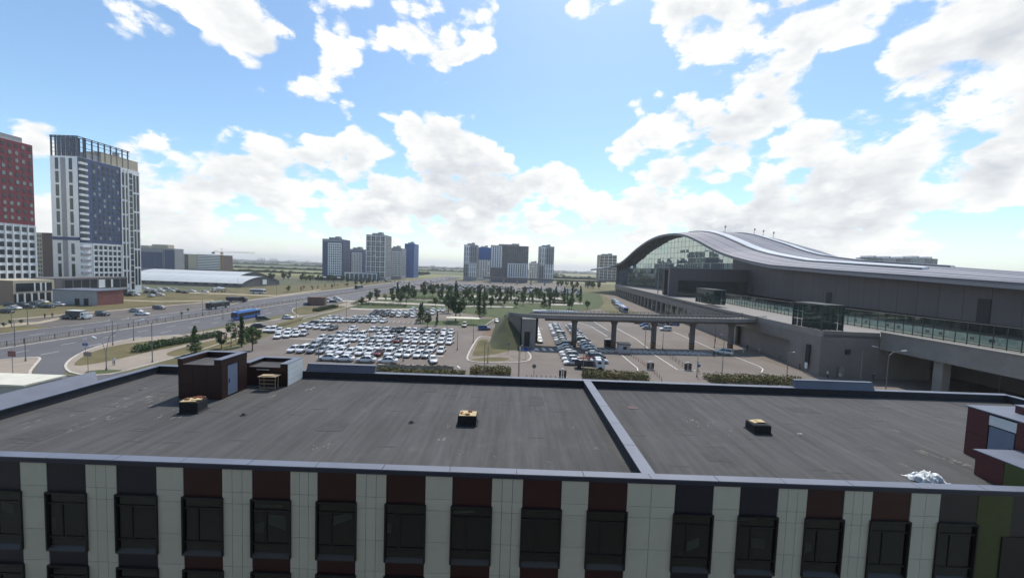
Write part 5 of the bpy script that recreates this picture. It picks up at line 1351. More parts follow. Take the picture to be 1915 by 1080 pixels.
# far car parks: small, alike
random.seed(11); n = 0
for row in range(15):
    y = 336 + row * 13; x = -86
    while x < 60 + row * 2 and n < 170:
        x += U(4.9, 6.0)
        if R() < .25 or (abs(x + 10 - row * 3) < 3): continue
        c = random.choice(['white', 'white', 'white', 'silver', 'dark', 'grey'])
        car('tiny distant car in the far car park before the middle towers', x, y + U(-.4, .4), (0 if row % 2 else math.pi) + U(-.12, .12), 'sedan', c, 'cars in the far car park', False); n += 1
for i in range(26):
    car('tiny distant car on the far stretch of the avenue', (-97.5, -103.8, -110)[i % 3] + U(-.3, .3), 395 + i * 13 + U(-3, 3), 1.57, random.choice(['sedan', 'suv']), random.choice(['white', 'white', 'silver', 'dark']), 'cars on the far avenue', False, 'driving_car', .06)
for i in range(14): car('tiny distant car parked along the street before the far towers', -205 + i * 5.6, 455 + U(-1, 1), .05, 'sedan', random.choice(['white', 'silver', 'dark']), 'cars before the far towers', False)
onecar('orange car on the station deck behind the glass screens', 1905, 640, 1.6, 'suv', 'orange', True).location = (101.5, 66.5, 9.62)

# buses, trucks
def bus(label, x, y, rz, L, m, mroof, mwin=None, z=.06, low=None):
    t = thing('bus', label, 'bus', (x, y, z), rz); w, h = 1.27, 2.95; mwin = mwin or M_cwin
    b = MB(); rings = []
    for (xx, g) in ((-L/2, .10), (-L/2 + .15, 0), (L/2 - .25, 0), (L/2, .14)):
        rings.append([(xx, -w + g, .35), (xx, w - g, .35), (xx, w - g, 2.55 - g), (xx, w - .22 - g, h - g), (xx, -w + .22 + g, h - g), (xx, -w + g, 2.55 - g)])
    b.loft(rings); ob('body', b.make('body', m), t)
    ob('roof_pod', MB().box(-L*.32, L*.34, -.85, .85, h + .003, h + .24).make('roof_pod', mroof), t)
    n = int(L / 1.5)
    for i in range(n):
        a = -L/2 + .5 + i * (L - 1.0) / n
        for s_ in (-1, 1): ob('window', boxmesh((L - 1.0) / n - .1, .04, 1.1, mwin), t, (a + (L - 1.0) / n / 2, s_ * (w + .012), 1.35))
    for s_, xx in ((1, L/2 + .01), (-1, -L/2 - .01)): ob('windscreen', boxmesh(.04, 2.1, 1.45 if s_ > 0 else .9, mwin), t, (xx, 0, 1.15 if s_ > 0 else 1.5))
    if low: ob('stripe', MB().box(-L/2 + .4, L/2 - .4, -w - .02, w + .02, .36, .75).make('stripe', low), t)
    for xx in (-L/2 + 2.6, L/2 - 2.4):
        for s_ in (-1, 1): ob('wheel', MB().cyl(xx, .48, s_ * (w - .02) - .14, s_ * (w - .02) + .14, .48, .48, 14, 0, 'y').make('wheel', M_tyre), t)
    for s_ in (-.85, .85): ob('headlight', boxmesh(.06, .35, .2, M_head), t, (L/2 + .01, s_, .6))
    return t
M_busb = mat('bus_blue', (.035,.12,.38), .3, coat=.4); M_busbr = mat('bus_blue_roof', (.07,.22,.50), .4); M_busd = mat('bus_dark', (.03,.05,.06), .3, coat=.4); M_busr = mat('bus_roof_pale', (.30,.36,.34), .5)
bus('bright blue city bus on the near carriageway of the avenue', -98.6, 136.5, math.pi/2 * 3, 12, M_busb, M_busbr, low=mat('bus_skirt', (.08,.20,.50), .3))
bus('dark green city bus with pale skirt on the far carriageway', -128.3, 160.5, math.pi/2 * 3, 10.5, M_busd, M_busr, low=PAINT['white'])
bus('dark city bus far up the avenue', -131, 315, math.pi/2 * 3, 12, M_busd, M_busr, low=PAINT['white'])
x, y = G(742, 540); bus('white bus at the far bend of the avenue', x, y, math.pi/2 * 3, 11, PAINT['white'], M_busr)
x, y = G(482, 549); bus('white minibus on the track by the warehouse', x, y, .1, 9, PAINT['white'], M_wroof)
for i, (xx, yy, m, l) in enumerate(((62.5, 205, M_busb, 'blue white bus at the station arcade, nearest of four'), (63.5, 222, PAINT['white'], 'white bus second in line at the station arcade'), (65, 238, M_busb, 'blue bus third in line at the station arcade'), (66.5, 254, M_busd, 'dark bus last in line at the station arcade'))):
    bus(l, xx + (yy - 205) * .1, yy, -math.pi/2 - .05, 12, m, (PAINT['white'], M_busbr, PAINT['white'], M_busr)[i])
bus('long white articulated bus behind the flyover rail', 21, 171, 0.02, 22, PAINT['white'], PAINT['white'])
def truck(label, x, y, rz, cabm, kind, L=6.5, z=.07, s=1.0):
    t = thing('truck', label, 'truck', (x, y, z), rz); w = 1.05 * s
    c = MB(); rings = []
    cx = L/2
    for (xx, zt) in ((cx - 1.9 * s, 2.3 * s), (cx - .8 * s, 2.3 * s), (cx - .1 * s, 1.45 * s), (cx + .05, 1.2 * s)): rings.append([(xx, -w, .45), (xx, w, .45), (xx, w, zt * .62), (xx, w - .12, zt), (xx, -w + .12, zt), (xx, -w, zt * .62)])
    c.loft(rings); ob('cab', c.make('cab', cabm), t)
    ob('windscreen', MB().face([(cx - .76 * s, -w + .2, 2.26 * s), (cx - .76 * s, w - .2, 2.26 * s), (cx - .06 * s, w - .15, 1.48 * s), (cx - .06 * s, -w + .15, 1.48 * s)]).make('windscreen', M_cwin), t).location = (.04, 0, .03)
    for s_ in (-1, 1): ob('side_window', boxmesh(.75 * s, .03, .5 * s, M_cwin), t, (cx - 1.2 * s, s_ * (w + .01), 1.45 * s)); ob('headlight', boxmesh(.05, .3, .18, M_head), t, (cx + .06, s_ * .7, .75))
    ob('chassis', MB().box(-L/2, cx - 1.9 * s, -.45, .45, .5, .75).make('chassis', M_trim), t)
    if kind == 'box': ob('box_body', MB().box(-L/2, cx - 2.0 * s, -w - .03, w + .03, .78, 2.75 * s).make('box_body', mat('van_box', (.035,.035,.05), .5)), t); ob('box_top', MB().box(-L/2 - .02, cx - 2.0 * s, -w - .05, w + .05, 2.752 * s, 2.82 * s).make('box_top', M_wpanel), t)
    elif kind == 'flat':
        ob('flatbed', MB().box(-L/2, cx - 2.1 * s, -w, w, .78, .92).make('flatbed', M_trim), t)
        for s_ in (-1, 1): ob('side_board', MB().box(-L/2, cx - 2.1 * s, s_ * w - .03, s_ * w + .03, .92, 1.5).make('side_board', mat('board_dark', (.03,.032,.045), .5)), t)
        ob('crane_arm', MB().tube([(cx - 2.5 * s, 0, .9), (cx - 2.5 * s, 0, 2.6), (-L/2 + .6, .1, 2.2)], .13, 6).make('crane_arm', mat('arm_red', (.45,.04,.04), .4)), t)
    elif kind == 'dump': ob('tipper', MB().loft([[(-L/2, -w, .8), (cx - 2.2 * s, -w, .8), (cx - 2.2 * s, w, .8), (-L/2, w, .8)], [(-L/2 - .2, -w - .15, 2.6), (cx - 2.1 * s, -w - .15, 2.6), (cx - 2.1 * s, w + .15, 2.6), (-L/2 - .2, w + .15, 2.6)]]).make('tipper', mat('tipper_dark', (.05,.05,.065), .6)), t)
    elif kind == 'mixer':
        ob('drum', MB().loft([[(xx, r * math.cos(a), 2.0 + .08 * k + r * math.sin(a)) for a in [i * math.pi / 6 for i in range(12)]] for k, (xx, r) in enumerate(((cx - 2.2 * s, .5), (cx - 3.2 * s, 1.15), (0, 1.2), (-L/2 + .3, .55)))]).make('drum', PAINT['white'], True), t)
        ob('chute', MB().tube([(-L/2 + .2, 0, 2.4), (-L/2 - .7, 0, 1.2)], .2, 6).make('chute', M_mull), t)
    for xx in (-L/2 + 1.0, cx - 1.0):
        for s_ in (-1, 1): ob('wheel', MB().cyl(xx, .42, s_ * (w - .05) - .14, s_ * (w - .05) + .14, .42, .42, 12, 0, 'y').make('wheel', M_tyre), t)
    return t
x, y = G(141, 597); truck('white box van with a dark body stopped at the lay-by', x, y + 1.1, -.02, PAINT['white'], 'box', 6.8, .08)
x, y = G(1104, 692); truck('white cab flatbed truck with a red loading arm before the packed cars', x, y + 1.1, -.12, PAINT['white'], 'flat', 6.6)
x, y = G(440, 565); truck('dark tipper truck parked on the verge of the avenue', x, y + 1.2, .25, M_trim, 'dump', 8.5, .08, 1.2)
x, y = G(406, 546); truck('concrete mixer truck with a white drum before the warehouse', x, y + 1.2, math.pi, PAINT['white'], 'mixer', 8.5, .08, 1.15)
x, y = G(590, 571); t = thing('site_container', 'brown site container at the roadside of the avenue', 'container', (x, y + 1.5, .05), .2)
ob('box', MB().box(-4, 4, -1.5, 1.5, .15, 4.2).make('box', mat('container_brown', (.16,.10,.075), .7, var=.2, scale=1)), t); ob('skid', MB().box(-4.1, 4.1, -1.55, 1.55, 0, .15).make('skid', M_trim), t)
for i in range(9): ob('rib', MB().box(-3.9 + i * .95, -3.8 + i * .95, -1.56, -1.5, .2, 4.1).make('rib', MATS['container_brown']), t)

# ---------------------------------------------------------------- trees and hedges
M_leaf = mat('leaf_green', (.078, .125, .042), .6, objrand=.22, var=.5, scale=.9, spec=.25)
M_leaf2 = mat('leaf_dark', (.056, .098, .036), .6, objrand=.22, var=.5, scale=.9, spec=.25)
M_bark = mat('bark', (.09, .07, .05), .9, var=.3, scale=4)
M_hedge = mat('hedge_leaf', (.115, .125, .045), .7, col2=(.21, .17, .08), scale=.25, spec=.2)
def leafmesh(name, clumps, n, size, m):
    """leaf-sized tilted quads spread through the clumps [(centre, radii)]"""
    V, Fc = [], []
    for (c, r) in clumps:
        for _ in range(n):
            while True:
                p = Vector((U(-1, 1), U(-1, 1), U(-1, 1)))
                if .25 < p.length < 1: break
            q = Vector((c[0] + p.x * r[0], c[1] + p.y * r[1], c[2] + p.z * r[2]))
            a = Vector((U(-1, 1), U(-1, 1), U(-.6, .6))).normalized(); b = a.cross(Vector((U(-1, 1), U(-1, 1), U(-1, 1)))).normalized(); s_ = size * U(.6, 1.3)
            i = len(V); V += [tuple(q - a * s_), tuple(q + b * s_ * .6), tuple(q + a * s_), tuple(q - b * s_ * .6)]; Fc.append((i, i+1, i+2, i+3))
    return MB().add(V, Fc).make(name, m)
def make_tree_meshes(kind, m):
    tr_ = MB()
    if kind == 'round':
        tr_.tube([(0,0,0), (.05,0,1.2), (.0,.05,2.4), (.05,.0,4.6)], .13, 7, 0, .04); cl_ = []
        for k in range(16):
            a, h = U(0, 6.28), U(1.7, 5.2); rr = 1.25 * math.sin(math.pi * (h - 1.2) / 4.6) + .15
            c = (math.cos(a) * rr * U(.4, 1), math.sin(a) * rr * U(.4, 1), h); cl_.append((c, (U(.45, .8), U(.45, .8), U(.4, .7)))); tr_.tube([(0, 0, max(1.1, h - 1.0)), c], .045, 4, 0, .012)
        return tr_.make('trunk', M_bark), leafmesh('crown', cl_, 95, .17, m)
    if kind == 'column':
        tr_.tube([(0,0,0), (.03,0,2), (0,.03,6.8)], .14, 7, 0, .03); cl_ = []
        for k in range(18):
            h = .9 + 6.0 * k / 17; rr = .75 * (1 - (h - .9) / 7.5); a = U(0, 6.28)
            cl_.append(((math.cos(a) * rr * .5, math.sin(a) * rr * .5, h), (rr * U(.7, 1.1) + .12, rr * U(.7, 1.1) + .12, .62))); tr_.tube([(0, 0, h - .3), (math.cos(a) * rr, math.sin(a) * rr, h + .2)], .03, 4, 0, .01)
        return tr_.make('trunk', M_bark), leafmesh('crown', cl_, 85, .16, m)
    if kind == 'cone':
        tr_.tube([(0,0,0), (0,0,5.6)], .13, 7, 0, .03); cl_ = []
        for k in range(20):
            h = .5 + 5.0 * (k / 19); rr = 1.45 * (1 - (h - .3) / 5.8)
            for q in range(2): a = U(0, 6.28); cl_.append(((math.cos(a) * rr * .6, math.sin(a) * rr * .6, h), (rr * .6 + .1, rr * .6 + .1, .35))); tr_.tube([(0, 0, h), (math.cos(a) * rr, math.sin(a) * rr, h - .1)], .03, 4, 0, .01)
        return tr_.make('trunk', M_bark), leafmesh('crown', cl_, 55, .15, m)
    # thin sapling
    tr_.tube([(0,0,0), (.04,0,1.5), (0,.04,4.2)], .06, 6, 0, .02); cl_ = []
    for k in range(9):
        a, h = U(0, 6.28), U(1.3, 4.3); c = (math.cos(a) * .5, math.sin(a) * .5, h); cl_.append((c, (.4, .4, .4))); tr_.tube([(0, 0, h - .6), c], .025, 4, 0, .01)
    return tr_.make('trunk', M_bark), leafmesh('crown', cl_, 45, .14, m)
TREES = {k: [make_tree_meshes(k, m) for m in (M_leaf, M_leaf2)] for k in ('round', 'column', 'cone', 'thin')}
def tree(label, x, y, kind, s, v=0, group='trees of the station square', z=.05):
    t = thing('tree', label, 'tree', (x, y, z), U(0, 6.28), group); t.scale = (s * U(.92, 1.1), s * U(.92, 1.1), s)
    a, b = TREES[kind][v % 2]; ob('trunk', a, t); ob('crown', b, t); return t
for i, (px, py, k, s, l) in enumerate(((365,662,'cone',1.12,'lone conical tree by the pavement before the stair house'), (414,652,'round',.80,'leftmost small leafy tree by the car park corner'), (432,650,'thin',1.45,'thin tree second from left by the car park corner'), (452,648,'column',1.08,'tall narrow tree in the group by the car park corner'), (472,655,'round',1.12,'largest leafy tree beside the left corner block of cars'), (441,640,'thin',1.1,'thin sapling behind the corner trees'), (462,640,'round',.8,'small round tree behind the tall narrow one'))):
    x, y = G(px, py); tree(l, x, y, k, s, i)
for i, (px, py, k, s) in enumerate(((786,604,'cone',1.25),(800,611,'round',.95),(817,609,'column',.7),(852,600,'round',2.1),(838,585,'round',1.7),(790,590,'cone',1.0),(860,592,'round',1.5),(896,592,'column',1.6),(905,590,'column',1.35),(842,565,'round',1.3),(826,560,'cone',1.1),(851,560,'column',1.3),(880,570,'round',1.2),(893,563,'column',1.3),(906,564,'column',1.2),(935,565,'column',1.3),(942,573,'round',1.1),(955,562,'column',1.25),(1017,574,'cone',1.4),(1040,556,'cone',1.5),(1055,566,'column',1.4),(1070,564,'column',1.5),(1085,566,'column',1.5),(1064,577,'round',1.0),(690,567,'round',1.2),(705,562,'round',1.3),(720,568,'thin',1.2),(735,566,'round',1.0),(752,565,'round',1.1),(768,560,'thin',1.4),(675,573,'round',.9),(745,557,'round',1.2),(760,572,'thin',1.2),(918,575,'round',1.0),(978,571,'round',1.2),(990,566,'thin',1.4),(1003,562,'thin',1.4),(965,575,'round',.9),(815,572,'round',.9),(870,583,'thin',1.3))):
    x, y = G(px, py); k2 = {'round': 'leafy', 'cone': 'conical', 'column': 'narrow', 'thin': 'thin'}[k]
    row = 'beside the dark saloon rows' if px < 780 else ('behind the car park' if px < 880 else ('in the middle of the square' if px < 1000 else 'near the station arcade'))
    tree(f'{k2} tree {row}, {ORD[i % 20]} in its {"front" if py > 575 else "rear"} planting', x, y, k, s * 1.05, i)
for i in range(110):
    x, y = U(-88, 52), 262 + U(0, 75)
    if R() < .35: y = U(205, 262)
    tree('small tree in the far planting of the station square', x, y, random.choice(['round', 'round', 'thin', 'round', 'round', 'column']), U(.8, 1.5), i, 'far planting of the square')
for i in range(40):
    x, y = U(-290, -150), U(385, 440); tree('bushy tree in the belt behind the warehouse', x, y, 'round', U(.9, 1.7), i, 'tree belt by the warehouse')
for i in range(26):
    x, y = -150 - U(0, 8), 255 + i * 8; tree(f'young street tree, {ORD[i]} along the far side of the avenue', x, y, random.choice(['thin', 'round']), U(.6, 1.0), i, 'young trees along the avenue')
for i in range(16):
    x, y = U(60, 110), U(380, 520); tree('leafy tree beyond the station arcade', x, y, 'round', U(1.2, 2.0), i, 'trees beyond the arcade')
for i, (px, py) in enumerate(((8,612),(20,607),(40,606),(340,590),(352,583))):
    x, y = G(px, py); tree('small shrub like sapling on the dry verge of the avenue', x, y, 'round', .28, i, 'saplings on the dry verge')
def hedge(label, pts, w, h, m=None, dens=60, group=None):
    """clipped hedge: leaf quads through a ribbon volume"""
    V, Fc = [], []
    for a, b in zip(pts, pts[1:]):
        a, b = Vector(a), Vector(b); L = (b - a).length; t = (b - a) / L; n_ = Vector((-t.y, t.x))
        for _ in range(int(L * dens * w)):
            q = a + t * U(0, L) + n_ * U(-.5, .5) * w; hh = h * U(.05, 1.0) * (1 + .12 * math.sin(q.x * 1.3 + q.y * 2.1))
            P = Vector((q.x, q.y, hh)); s_ = U(.10, .22); u = Vector((U(-1, 1), U(-1, 1), U(-.7, .7))).normalized(); v = u.cross(Vector((U(-1, 1), U(-1, 1), U(-1, 1)))).normalized()
            i = len(V); V += [tuple(P - u * s_), tuple(P + v * s_ * .7), tuple(P + u * s_), tuple(P - v * s_ * .7)]; Fc.append((i, i+1, i+2, i+3))
    return tag(ob('hedge', MB().add(V, Fc).make('hedge', m or M_leaf2), None, (0, 0, .1)), label, 'hedge', group)
hedge('dark clipped hedge along the pavement curve by the avenue', GP((256,660),(300,648),(345,641),(412,628)), 3.0, 1.5, None, 75)
hedge('clipped hedge on the lawn beside the slip lane', GP((590,583),(610,578),(628,575)), 3.2, 1.4, None, 70)
hedge('olive hedge behind the roof edge by the packed cars', GP((1088,703),(1130,706),(1170,708),(1212,711)), 3.6, 1.3, M_hedge, 75)
hedge('wide olive hedge behind the roof edge by the station block', GP((1322,712),(1380,713),(1440,715),(1500,718)), 4.0, 1.2, M_hedge, 75)
hedge('brown olive hedge behind the roof edge by the lawn island', GP((880,697),(915,698.5),(955,699)), 3.4, 1.3, M_hedge, 75)
hedge('low olive hedge below the concrete blocks', GP((696,694),(740,697),(800,699),(870,701)), 2.0, .8, M_hedge, 75)
hedge('long dark hedge in the square behind the car park', GP((800,566.5),(860,569.5),(940,571.5)), 2.5, 1.2, None, 30)
hedge('low dense shrub belt across the square near the far car park', [(-84, 300), (-20, 306), (52, 318)], 6.0, 2.2, M_leaf, 22)
hedge('low dense shrub belt in the middle of the square', [(-70, 232), (-15, 238), (40, 244)], 5.0, 1.8, M_leaf, 22)
hedge('dark hedge row before the avenue bend', GP((655,569),(700,571),(760,574)), 2.5, 1.3, None, 30)
# woods and treelines of the plain
def treeline(x0, x1, y, hmin, hmax, step, m):
    mb = MB(); x = x0
    while x < x1:
        w = step * U(.8, 1.8); h = U(hmin, hmax); mb.add([(x, y, 0), (x + w, y, 0), (x + w, y + w, 0), (x, y + w, 0), (x + w*.15, y + w*.1, h*.75), (x + w*.85, y + w*.15, h*.7), (x + w*.8, y + w*.9, h*.7), (x + w*.2, y + w*.85, h*.75), (x + w*.5, y + w*.5, h)], [(0,1,5,4), (1,2,6,5), (2,3,7,6), (3,0,4,7), (4,5,8), (5,6,8), (6,7,8), (7,4,8)]); x += w * U(.7, 1.0)
    o = ob('treeline', mb.make('treeline', m)); o['kind'] = 'stuff'; return o
M_wood_far = mat('far_wood', (.045, .062, .028), .95, var=.35, scale=.02, pos=True)
treeline(-1500, -210, 905, 4, 8, 9, M_wood_far); treeline(-2600, 200, 1520, 6, 11, 14, M_wood_far); treeline(-5000, 5000, 2550, 8, 16, 30, M_wood_far); treeline(-8000, 8000, 4600, 12, 26, 60, M_wood_far); treeline(60, 900, 930, 5, 12, 12, M_wood_far); treeline(-700, -200, 640, 3, 6, 7, M_wood_far)

# ---------------------------------------------------------------- lamps, signs, posts, people
M_pole = mat('lamp_pole', (.20,.20,.205), .5, .4)
M_lampw = mat('lamp_head_white', (.62,.64,.64), .4)
def lamp(label, x, y, h, arms, group='street lamps', z=.06):
    t = thing('street_lamp', label, 'street lamp', (x, y, z), 0, group)
    ob('pole', MB().tube([(0, 0, 0), (0, 0, h)], .09, 7, 0, .055).make('pole', M_pole), t); ob('base', MB().cyl(0, 0, 0, .5, .16, .13, 8).make('base', M_pole), t)
    for (dx, dz) in arms:
        ob('arm', MB().tube([(0, 0, h - .1), (dx * .35, 0, h + dz * .75), (dx, 0, h + dz)], .045, 6).make('arm', M_pole), t)
        ob('lamp_head', MB().loft([[(dx * .92, -.12, h + dz - .05), (dx * .92, .12, h + dz - .05), (dx * .92, .09, h + dz + .08), (dx * .92, -.09, h + dz + .08)], [(dx * 1.3, -.18, h + dz * 1.12 - .05), (dx * 1.3, .18, h + dz * 1.12 - .05), (dx * 1.3, .12, h + dz * 1.12 + .08), (dx * 1.3, -.12, h + dz * 1.12 + .08)]]).make('lamp_head', M_lampw), t)
def lamp_px(label, px, py, ptop, arms=((1.2, .3),), group='street lamps'):
    x, y = G(px, py); h = AT(px, ptop, y)[1]; lamp(label, x, y, max(3.5, h), arms, group)
lamp_px('double armed street lamp beside the corner lawn behind the roof edge', 199, 693, 684, ((-1.9, 2.6), (1.9, 3.9)))
for i, (px, py, pt, a, l) in enumerate(((48,676,632,(),'bare sign pole on the corner island'), (211,646,600,((-.6,.2),),'lamp pole on the kerb before the median'), (285,678,604,((-1.6,.6),(1.6,1.0)),'double lamp pole on the pavement by the hedge'), (250,637,598,((-1.2,.4),),'lamp pole at the dry lawn tip'),
        (1215,617,572,((1.0,.3),),'lamp pole beside the silver saloon'), (1206,649,610,(),'thin pole by the kerb line before the flyover'), (1239,653,622,(),'short signal pole behind the kerb line'), (1336,650,600,((-1.0,.3),),'lamp pole by the station wall under the flyover end'), (1350,702,640,((-.6,1.6),),'lamp pole in the wide olive hedge'), (1303,705,665,(),'white topped post beside the olive hedge'), (1471,708,660,((1.0,.2),),'lamp pole on the station forecourt'),
        (905,703,640,((.6,.2),),'lamp pole at the near edge of the lawn island'), (969,708,648,((.5,.2),),'lamp pole right of the lawn island'), (912,679,645,(),'short pole on the lawn island'), (885,641,600,(),'lamp pole at the car park exit'), (835,640,600,(),'lamp pole among the fourth row cars'), (691,650,618,(),'lamp pole among the third row cars'), (596,676,640,(),'lamp pole by the side-on cars'), (754,676,648,(),'lamp pole before the concrete blocks'), (651,642,608,(),'lamp pole in the fifth row'), (790,650,618,(),'lamp pole right of the dark red saloon'), (554,594,560,((.8,.3),),'lamp pole by the slip lane lawn'), (648,592,562,(),'lamp pole at the far car park kerb'), (517,553,528,((1.4,1.2),),'curved lamp on the track by the warehouse'), (445,540,520,(),'thin pole before the warehouse'),
        (379,590,560,(),'median pole before the dark bus'), (417,597,560,(),'avenue pole left of the blue bus'), (28,648,600,(),'median pole at the picture edge'), (1090,704,652,(),'pole before the flatbed truck'), (1110,704,655,(),'second pole before the flatbed truck'), (855,655,618,(),'lamp pole at the right end of the third row'))):
    lamp_px(l, px, py, pt, a, 'slim poles and lamps')
for i, (px, py) in enumerate(((22,612),(52,607))): lamp_px(('leftmost' if i == 0 else 'second') + ' curved white lamp before the beige podium', px, py, 575 - i * 0, ((1.6, .4),), 'curved lamps')
# lamp posts by the station block
x, y = G(1656, 733); lamp('wide Y-armed lamp standing before the undercroft', x, y, AT(1657, 664, y)[1], ((-2.6, 1.5), (2.6, .9)))
x, y = G(1608, 722); lamp('plain white lamp post before the station wall', x, y, AT(1609, 655, y)[1], ())
x, y = G(1866, 745); lamp('thin lamp post before the undercroft column', x, y, AT(1866, 690, y)[1], ())
# avenue median fence
M_fence = mat('fence_steel', (.07,.075,.08), .5, .3)
fe = thing('median_fence', 'dark steel fence along the median of the avenue', 'fence', (-116, 0, .08))
for i in range(110): ob('post', boxmesh(.09, .09, 1.25, M_fence), fe, (0, 66 + i * 3.0, 0))
for i in range(22):
    y0 = 66 + i * 15
    for z in (.25, .70, 1.15): ob('rail', MB().box(-.03, .03, y0, y0 + 15, z, z + .05).make('rail', M_fence), fe)
fm = MB()
for i in range(560): fm.box(-.012, .012, 66.2 + i * .58, 66.23 + i * .58, .3, 1.15)
o = ob('baluster', fm.make('baluster', M_fence), fe); o['kind'] = 'stuff'
# road signs
M_sblue, M_sred, M_swhite = mat('sign_blue', (.03,.10,.36), .4), mat('sign_red', (.35,.08,.07), .5), mat('sign_white', (.68,.68,.67), .4)
def sign(label, px, py, h, plates, group='traffic signs'):
    x, y = G(px, py); t = thing('traffic_sign', label, 'traffic sign', (x, y, .06), 0, group); ob('post', MB().cyl(0, 0, 0, h, .04, .04, 6).make('post', M_pole), t)
    for (dx, z, w, hh, m, shp) in plates:
        p = MB()
        if shp == 'tri': p.loft([[(dx - w/2, -.05, z + hh), (dx + w/2, -.05, z + hh), (dx, -.05, z)], [(dx - w/2, -.03, z + hh), (dx + w/2, -.03, z + hh), (dx, -.03, z)]])
        elif shp == 'disc': p.cyl(dx, z + hh/2, -.06, -.03, w/2, w/2, 16, 0, 'y')
        else: p.box(dx - w/2, dx + w/2, -.05, -.03, z, z + hh)
        ob('plate', p.make('plate', m), t)
    return t
sign('give way sign with a blue plate on the verge kerb', 160, 659, 3.2, ((0, 2.4, 1.0, .85, M_swhite, 'tri'), (-.35, 1.5, .5, .6, M_sblue, 'box'), (.35, 1.5, .5, .6, M_sblue, 'box')))
sign('reddish board sign on the corner island', 24, 700, 4.5, ((0, 3.2, 1.4, 1.0, mat('sign_dull_red', (.22,.10,.09), .6), 'box'),))
sign('pale rectangular sign at the pavement corner', 165, 697, 4.0, ((0, 3.1, 1.5, .8, M_pave, 'box'),))
sign('blue parking sign at the lawn island corner', 983, 671, 2.9, ((.2, 1.9, .9, .9, M_sblue, 'box'), (-.35, 2.2, .6, .6, M_sblue, 'box')))
sign('small blue sign on the path by the abutment', 951, 660, 2.6, ((0, 2.0, .6, .6, M_sblue, 'tri'),))
sign('grey round backed sign behind the roof edge', 998, 708, 3.0, ((0, 2.1, .85, .85, M_pole, 'disc'),))
sign('blue arrow sign at the barrier island', 1306, 697, 2.4, ((0, 1.3, .7, .6, M_sblue, 'box'),))
sign('tall white topped marker post behind the roof edge', 971, 705, 6.2, ((0, 5.4, .25, .9, M_swhite, 'box'),))
sign('round white plate post by the barrier yard', 1304, 692, 3.6, ((0, 1.5, .6, .6, M_swhite, 'disc'), (0, 3.1, .3, .4, M_swhite, 'box')))
# barrier cabinets, bollards, posts, guard booth, skip
M_cab, M_cabw, M_orange = mat('cabinet_dark', (.05,.04,.04), .5), mat('cabinet_grey', (.35,.34,.32), .5), mat('marker_orange', (.38,.12,.06), .6)
def barrier(label, px, py, n, rz=0.0):
    x, y = G(px, py); t = thing('parking_barrier', label, 'barrier', (x, y, .07), rz, 'parking barriers')
    ob('plinth', MB().box(-.9, .9, -.5, .5, 0, .12).make('plinth', M_kerb), t)
    ob('cabinet', MB().box(-.75, -.35, -.2, .2, .12, 1.55).make('cabinet', M_cab), t); ob('cabinet', MB().box(.25, .70, -.35, .1, .12, 1.6).make('cabinet', M_cab), t)
    ob('ticket_column', MB().box(-.2, .12, -.15, .15, .12, 1.75).make('ticket_column', M_cabw), t); ob('cap', MB().box(-.25, .17, -.2, .2, 1.752, 1.85).make('cap', M_swhite), t)
    ob('boom', MB().tube([(.48, -.1, 1.1), (.5, 2.6, 1.15)], .04, 5).make('boom', M_swhite), t)
barrier('barrier cabinets at the near kerb by the packed cars', 1052, 706, 2); barrier('barrier cabinets beside the orange bollard line', 1216, 691, 2); barrier('barrier cabinets on the pointed kerb island', 1286, 692, 2)
bl = [G(*p) for p in ((1177,663),(1200,680),(1216,690),(1237,712))]
for i in range(17):
    t = i / 16 * 3; k = min(2, int(t)); f = t - k; x = bl[k][0] + (bl[k+1][0] - bl[k][0]) * f; y = bl[k][1] + (bl[k+1][1] - bl[k][1]) * f
    b = thing('bollard', f'orange and white bollard, {ORD[i]} of the line from the guard booth', 'bollard', (x, y, .07), 0, 'bollards from the guard booth')
    ob('post', MB().cyl(0, 0, 0, .9, .07, .06, 8).make('post', M_orange), b); ob('reflector', MB().cyl(0, 0, .55, .72, .075, .075, 8).make('reflector', M_swhite), b)
rl = thing('guard_rail', 'low steel guard rail on the pointed kerb island', 'rail', (0, 0, .07))
ra = [G(*p) for p in ((1232,657),(1274,690))]
for i in range(9): x = ra[0][0] + (ra[1][0] - ra[0][0]) * i / 8 + 1.0; y = ra[0][1] + (ra[1][1] - ra[0][1]) * i / 8; ob('post', boxmesh(.07, .07, 1.0, M_fence), rl, (x, y, 0))
for z in (.5, 1.0): ob('rail', MB().tube([(ra[0][0] + 1, ra[0][1], z), (ra[1][0] + 1, ra[1][1], z)], .035, 5).make('rail', M_fence), rl)
for i in range(9):
    x, y = G(985 + i * 9, 708 + .3 * i); b = tag(ob('bollard', MB().cyl(0, 0, 0, .8, .06, .05, 8).make('bollard', M_fence), None, (x, y, .06)), f'thin dark bollard, {ORD[i]} from the left behind the near parapet', 'bollard', 'thin bollards behind the near parapet')
gb = thing('guard_booth', 'small grey guard booth with dark roof beside the flyover column', 'booth', (30.9, 99.6, .07), -.05)
ob('wall', MB().box(-1.5, 1.5, -1.1, 1.1, .1, 2.45).make('wall', mat('booth_grey', (.40,.40,.41), .6, var=.06, scale=1)), gb); ob('roof', MB().box(-1.7, 1.7, -1.3, 1.3, 2.45, 2.75).make('roof', M_cab), gb); ob('window', MB().box(-.35, .65, -1.13, -1.09, 1.15, 1.95).make('window', M_cwin), gb); ob('door', MB().box(1.49, 1.53, -.6, .3, .12, 2.1).make('door', M_cabw), gb); ob('plinth', MB().box(-1.6, 1.6, -1.2, 1.2, 0, .1).make('plinth', M_orange), gb)
